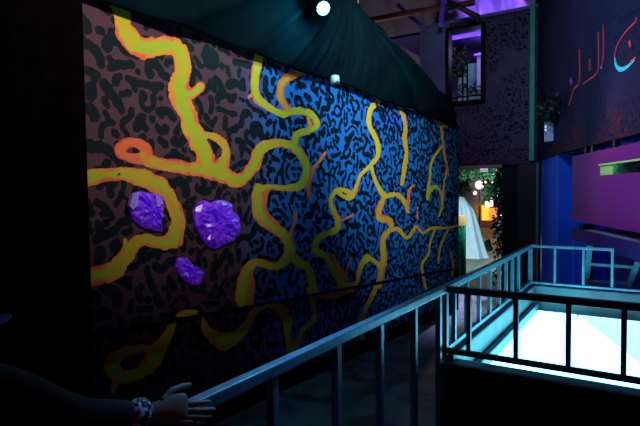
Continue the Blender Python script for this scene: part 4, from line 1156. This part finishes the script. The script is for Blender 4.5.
edges = [(0, 1), (1, 2), (2, 3), (2, 4), (4, 5), (5, 6), (6, 7), (7, 8), (2, 9), (9, 10), (10, 11), (11, 12), (0, 13), (13, 14), (14, 15), (15, 16), (0, 17), (17, 18), (18, 19), (19, 20)]
# fingers of the right hand: four on the near side of the rail, thumb along its far side
def chain(start_i, pts, rads):
    prev = start_i
    for p, r in zip(pts, rads):
        nodes.append((p, r)); edges.append((prev, len(nodes) - 1)); prev = len(nodes) - 1
body = skin_mesh('body', nodes, edges, MT['skin'], per)
def joined(target, bms):
    bm = bmesh.new(); bm.from_mesh(target.data)
    for b in bms:
        me = bpy.data.meshes.new('tmp'); b.to_mesh(me); b.free(); bm.from_mesh(me); bpy.data.meshes.remove(me)
    bm.to_mesh(target.data); bm.free()
    for p in target.data.polygons: p.use_smooth = True
def finger(base, dirs, lens, r):
    pts = [base]; 
    for d, l in zip(dirs, lens): pts.append(pts[-1] + d.normalized() * l)
    P2 = []; R2 = []
    for i in range(len(pts) - 1):
        for k in range(4):
            t = k / 4; P2.append(pts[i].lerp(pts[i + 1], t)); R2.append(r * (1 - 0.12 * (i + t)) * (1 + 0.08 * math.cos(2 * PI * t)))
    tip = pts[-1]; d = dirs[-1].normalized()
    P2 += [tip, tip + d * r * 0.5, tip + d * r * 0.75]; R2 += [r * 0.62, r * 0.42, r * 0.12]
    b = bmesh.new(); tube(b, P2, R2, 10); return b
Z = V3((0, 0, 1)); rd = dirn.normalized(); fb = []
sv = (side * 0.42 - Z * 0.90).normalized(); sv = (sv - hand_dir * sv.dot(hand_dir)).normalized(); nv = hand_dir.cross(sv).normalized()
def loft(c_list):
    b = bmesh.new(); rings = []
    for c, a1, a2 in c_list:
        rings.append([b.verts.new(c + sv * (a1 * math.cos(2 * PI * k / 18)) + nv * (a2 * math.sin(2 * PI * k / 18))) for k in range(18)])
    for p_, q_ in zip(rings, rings[1:]):
        for k in range(18): b.faces.new((p_[k], p_[(k + 1) % 18], q_[(k + 1) % 18], q_[k]))
    b.faces.new(rings[0][::-1]); b.faces.new(rings[-1]); bmesh.ops.recalc_face_normals(b, faces=b.faces); return b
fb.append(loft([(wrist - hand_dir * 0.012, 0.026, 0.022), (wrist + hand_dir * 0.012, 0.030, 0.021), (wrist + hand_dir * 0.035, 0.037, 0.019), (wrist + hand_dir * 0.060, 0.0415, 0.017),
                (wrist + hand_dir * 0.080, 0.0425, 0.0145), (wrist + hand_dir * 0.090, 0.042, 0.0125), (wrist + hand_dir * 0.098, 0.039, 0.010), (wrist + hand_dir * 0.103, 0.033, 0.0065), (wrist + hand_dir * 0.105, 0.02, 0.003)]))
for k, (off, ln) in enumerate(((-0.012, 0.98), (0.008, 1.08), (0.025, 1.0), (0.039, 0.80))):
    b0 = wrist + hand_dir * (0.084 - 0.004 * abs(k - 1)) + sv * off
    d1 = RT * 0.85 + rd * 0.35 - Z * (0.10 + 0.03 * k); d2 = RT * 0.75 + rd * 0.55 - Z * (0.10 + 0.06 * k); d3 = RT * 0.55 + rd * 0.8 - Z * (0.12 + 0.06 * k)
    fb.append(finger(b0, (d1, d2, d3), (0.043 * ln, 0.028 * ln, 0.021 * ln), 0.0104))
tb = wrist + hand_dir * 0.030 - sv * 0.026
fb.append(finger(tb, (hand_dir * 0.75 - sv * 0.60 - side * 0.35, rd * 0.85 + RT * 0.25 + Z * 0.06, rd * 0.95 + RT * 0.1 - Z * 0.08), (0.044, 0.034, 0.026), 0.0122))
lf = V3((0, 0.25, -1))
for k in range(4):
    b0 = wrL + V3((-0.012 + 0.012 * k, 0.055 - 0.022 * k, -0.10))
    fb.append(finger(b0, (lf, lf + V3((0.15, 0, 0)), lf + V3((0.4, 0, 0))), (0.036, 0.026, 0.019), 0.009))
fb.append(finger(wrL + V3((0.02, 0.05, -0.03)), (V3((0.2, 0.8, -0.7)), V3((0.2, 0.5, -1)), V3((0.1, 0.2, -1))), (0.036, 0.03, 0.022), 0.0105))
# head with a face, joined to the neck
hb = bmesh.new(); bmesh.ops.create_uvsphere(hb, u_segments=32, v_segments=24, radius=1.0)
for v in hb.verts:
    x, y, z = v.co
    jaw = 1 - 0.28 * max(0, -z) ** 1.5
    v.co = V3((x * 0.076 * jaw, y * 0.094 * (1 - 0.10 * max(0, -z)) + (0.012 if z < 0 else 0) * -z, z * 0.118))
    yy = v.co.y
    if y > 0.6:
        if abs(x) < 0.22 and -0.35 < z < 0.12: v.co.y += 0.022 * (1 - abs(x) / 0.22) * (1 - (z + 0.0) / 0.12 if z > 0 else 1) * (1 if z > -0.28 else 0.4)
        if 0.15 < abs(x) < 0.5 and 0.02 < z < 0.2: v.co.y -= 0.007
        if abs(x) < 0.35 and -0.58 < z < -0.46: v.co.y += 0.006
        if abs(x) < 0.3 and z < -0.8: v.co.y += 0.006
    v.co += head
fb.append(hb)
for sgn in (1, -1):
    eb2 = bmesh.new(); bmesh.ops.create_uvsphere(eb2, u_segments=12, v_segments=8, radius=1.0)
    for v in eb2.verts: v.co = head + V3((sgn * 0.076 + v.co.x * 0.010, -0.008 + v.co.y * 0.020, -0.005 + v.co.z * 0.032))
    fb.append(eb2)
b = bmesh.new(); tube(b, [neck - V3((0, 0.01, 0.06)), neck + V3((0, 0, 0.02)), head - V3((0, 0.015, 0.05))], [0.060, 0.052, 0.050], 16); fb.append(b)
joined(body, fb)
for sgn in (1, -1):
    bm = bmesh.new(); bmesh.ops.create_uvsphere(bm, u_segments=12, v_segments=8, radius=0.012, matrix=Matrix.Translation(head + V3((sgn * 0.029, 0.076, 0.012))))
    finish('eye', bm, MT['eye'], per, True)
bm = bmesh.new(); tube(bm, [head + V3((-0.022, 0.0905, -0.062)), head + V3((0, 0.097, -0.061)), head + V3((0.022, 0.0905, -0.062))], [0.002, 0.0055, 0.002], 8); o = finish('lips', bm, mat('lips', (0.25, 0.09, 0.08), 0.5), per, True)
# hair, cap
bm = bmesh.new(); bmesh.ops.create_uvsphere(bm, u_segments=24, v_segments=16, radius=1.0)
for v in list(bm.verts):
    if v.co.y > 0.35 and v.co.z < 0.35 or v.co.z < -0.55: bm.verts.remove(v)
for v in bm.verts: v.co = head + V3((v.co.x * 0.082, v.co.y * 0.100 - 0.004, v.co.z * 0.122))
finish('hair', bm, MT['hair'], per, True)
bm = bmesh.new(); bmesh.ops.create_uvsphere(bm, u_segments=28, v_segments=18, radius=1.0)
for v in list(bm.verts):
    if v.co.z < 0.22: bm.verts.remove(v)
for v in bm.verts: v.co = head + V3((v.co.x * 0.088, v.co.y * 0.106, v.co.z * 0.128))
cp_ = finish('cap', bm, MT['cap'], per, True); solidify(cp_, 0.004, -1)
bm = bmesh.new()
def brim(u, v):
    a = math.radians(-62 + 124 * u); rr = 1.0 + 0.72 * v * math.cos(a) ** 0.7
    return head + V3((0.087 * math.sin(a) * (1 + 0.12 * v), 0.100 * math.cos(a) * rr + 0.004, 0.034 - 0.012 * v - 0.014 * (math.sin(a) ** 2)))
grid(bm, 24, 8, brim)
o = finish('cap_brim', bm, MT['cap'], cp_, True); solidify(o, 0.005, 0); o.parent = cp_; o.matrix_parent_inverse = Matrix.Identity(4)
o.matrix_parent_inverse = (Matrix.Translation(per.location) @ cp_.matrix_parent_inverse @ Matrix.Translation((0, 0, 0))).inverted()
# jacket: follows torso and arms, open at neck, cuffs and hem
cuff = wrist.lerp(elb, 0.17)
jn = [(belly - V3((0, 0, 0.10)), (0.185, 0.135)), (belly, (0.175, 0.130)), (chest, (0.195, 0.135)), (neck - V3((0, 0.01, 0.045)), (0.085, 0.08)),
      (shR + V3((-0.02, 0, 0.005)), 0.078), (shR.lerp(elb, 0.5), 0.066), (elb, 0.058), (elb.lerp(cuff, 0.5), 0.051), (cuff, 0.040),
      (shL + V3((0.02, 0, 0.005)), 0.078), (elL, 0.060), (wrL.lerp(elL, 0.12), 0.042)]
je = [(0, 1), (1, 2), (2, 3), (2, 4), (4, 5), (5, 6), (6, 7), (7, 8), (2, 9), (9, 10), (10, 11)]
skin_mesh('jacket', jn, je, MT['jacket'], per)
tn = [(pel + V3((0, 0, 0.05)), (0.175, 0.13)), (pel - V3((0, 0, 0.02)), (0.17, 0.125)), (hipR - V3((0, 0, 0.04)), 0.11), (knR, 0.078), (anR + V3((0, 0, 0.03)), 0.065), (hipL - V3((0, 0, 0.04)), 0.11), (knL, 0.078), (anL + V3((0, 0, 0.03)), 0.065)]
skin_mesh('trousers', tn, [(0, 1), (1, 2), (2, 3), (3, 4), (1, 5), (5, 6), (6, 7)], MT['trousers'], per)
for an, to in ((anR, toR), (anL, toL)):
    d = (to - an); d.z = 0; d.normalize()
    sn = [(an - d * 0.05 + V3((0, 0, -0.04)), (0.042, 0.045)), (an + d * 0.06 + V3((0, 0, -0.045)), (0.047, 0.042)), (an + d * 0.17 + V3((0, 0, -0.058)), (0.05, 0.032)), (an + d * 0.22 + V3((0, 0, -0.064)), (0.035, 0.022))]
    skin_mesh('shoe', sn, [(0, 1), (1, 2), (2, 3)], MT['shoe'], per)
# wristband
g = NT('black_white_pattern'); tc = g.n('ShaderNodeTexCoord')
nn = g.noise(tc.outputs['Object'], 42.0, 1.0, 0.5, 0.8)
g.l(g.mix(g.step(nn, 0.47, 0.51), (0.012, 0.014, 0.016), (0.70, 0.74, 0.76)), g.b.inputs['Base Color'])
bm = bmesh.new(); ax = (elb - wrist).normalized()
c0 = wrist + ax * 0.012
P_ = [c0 + ax * (0.055 * k / 8) for k in range(9)]
tube(bm, P_, [0.030, 0.038, 0.043, 0.044, 0.042, 0.044, 0.043, 0.039, 0.031], 24)
for v in bm.verts:
    v.co += V3((random.uniform(-1, 1), random.uniform(-1, 1), random.uniform(-1, 1))) * 0.002
o = finish('wristband', bm, g.m, per, True); o['label'] = 'black and white patterned wristband'
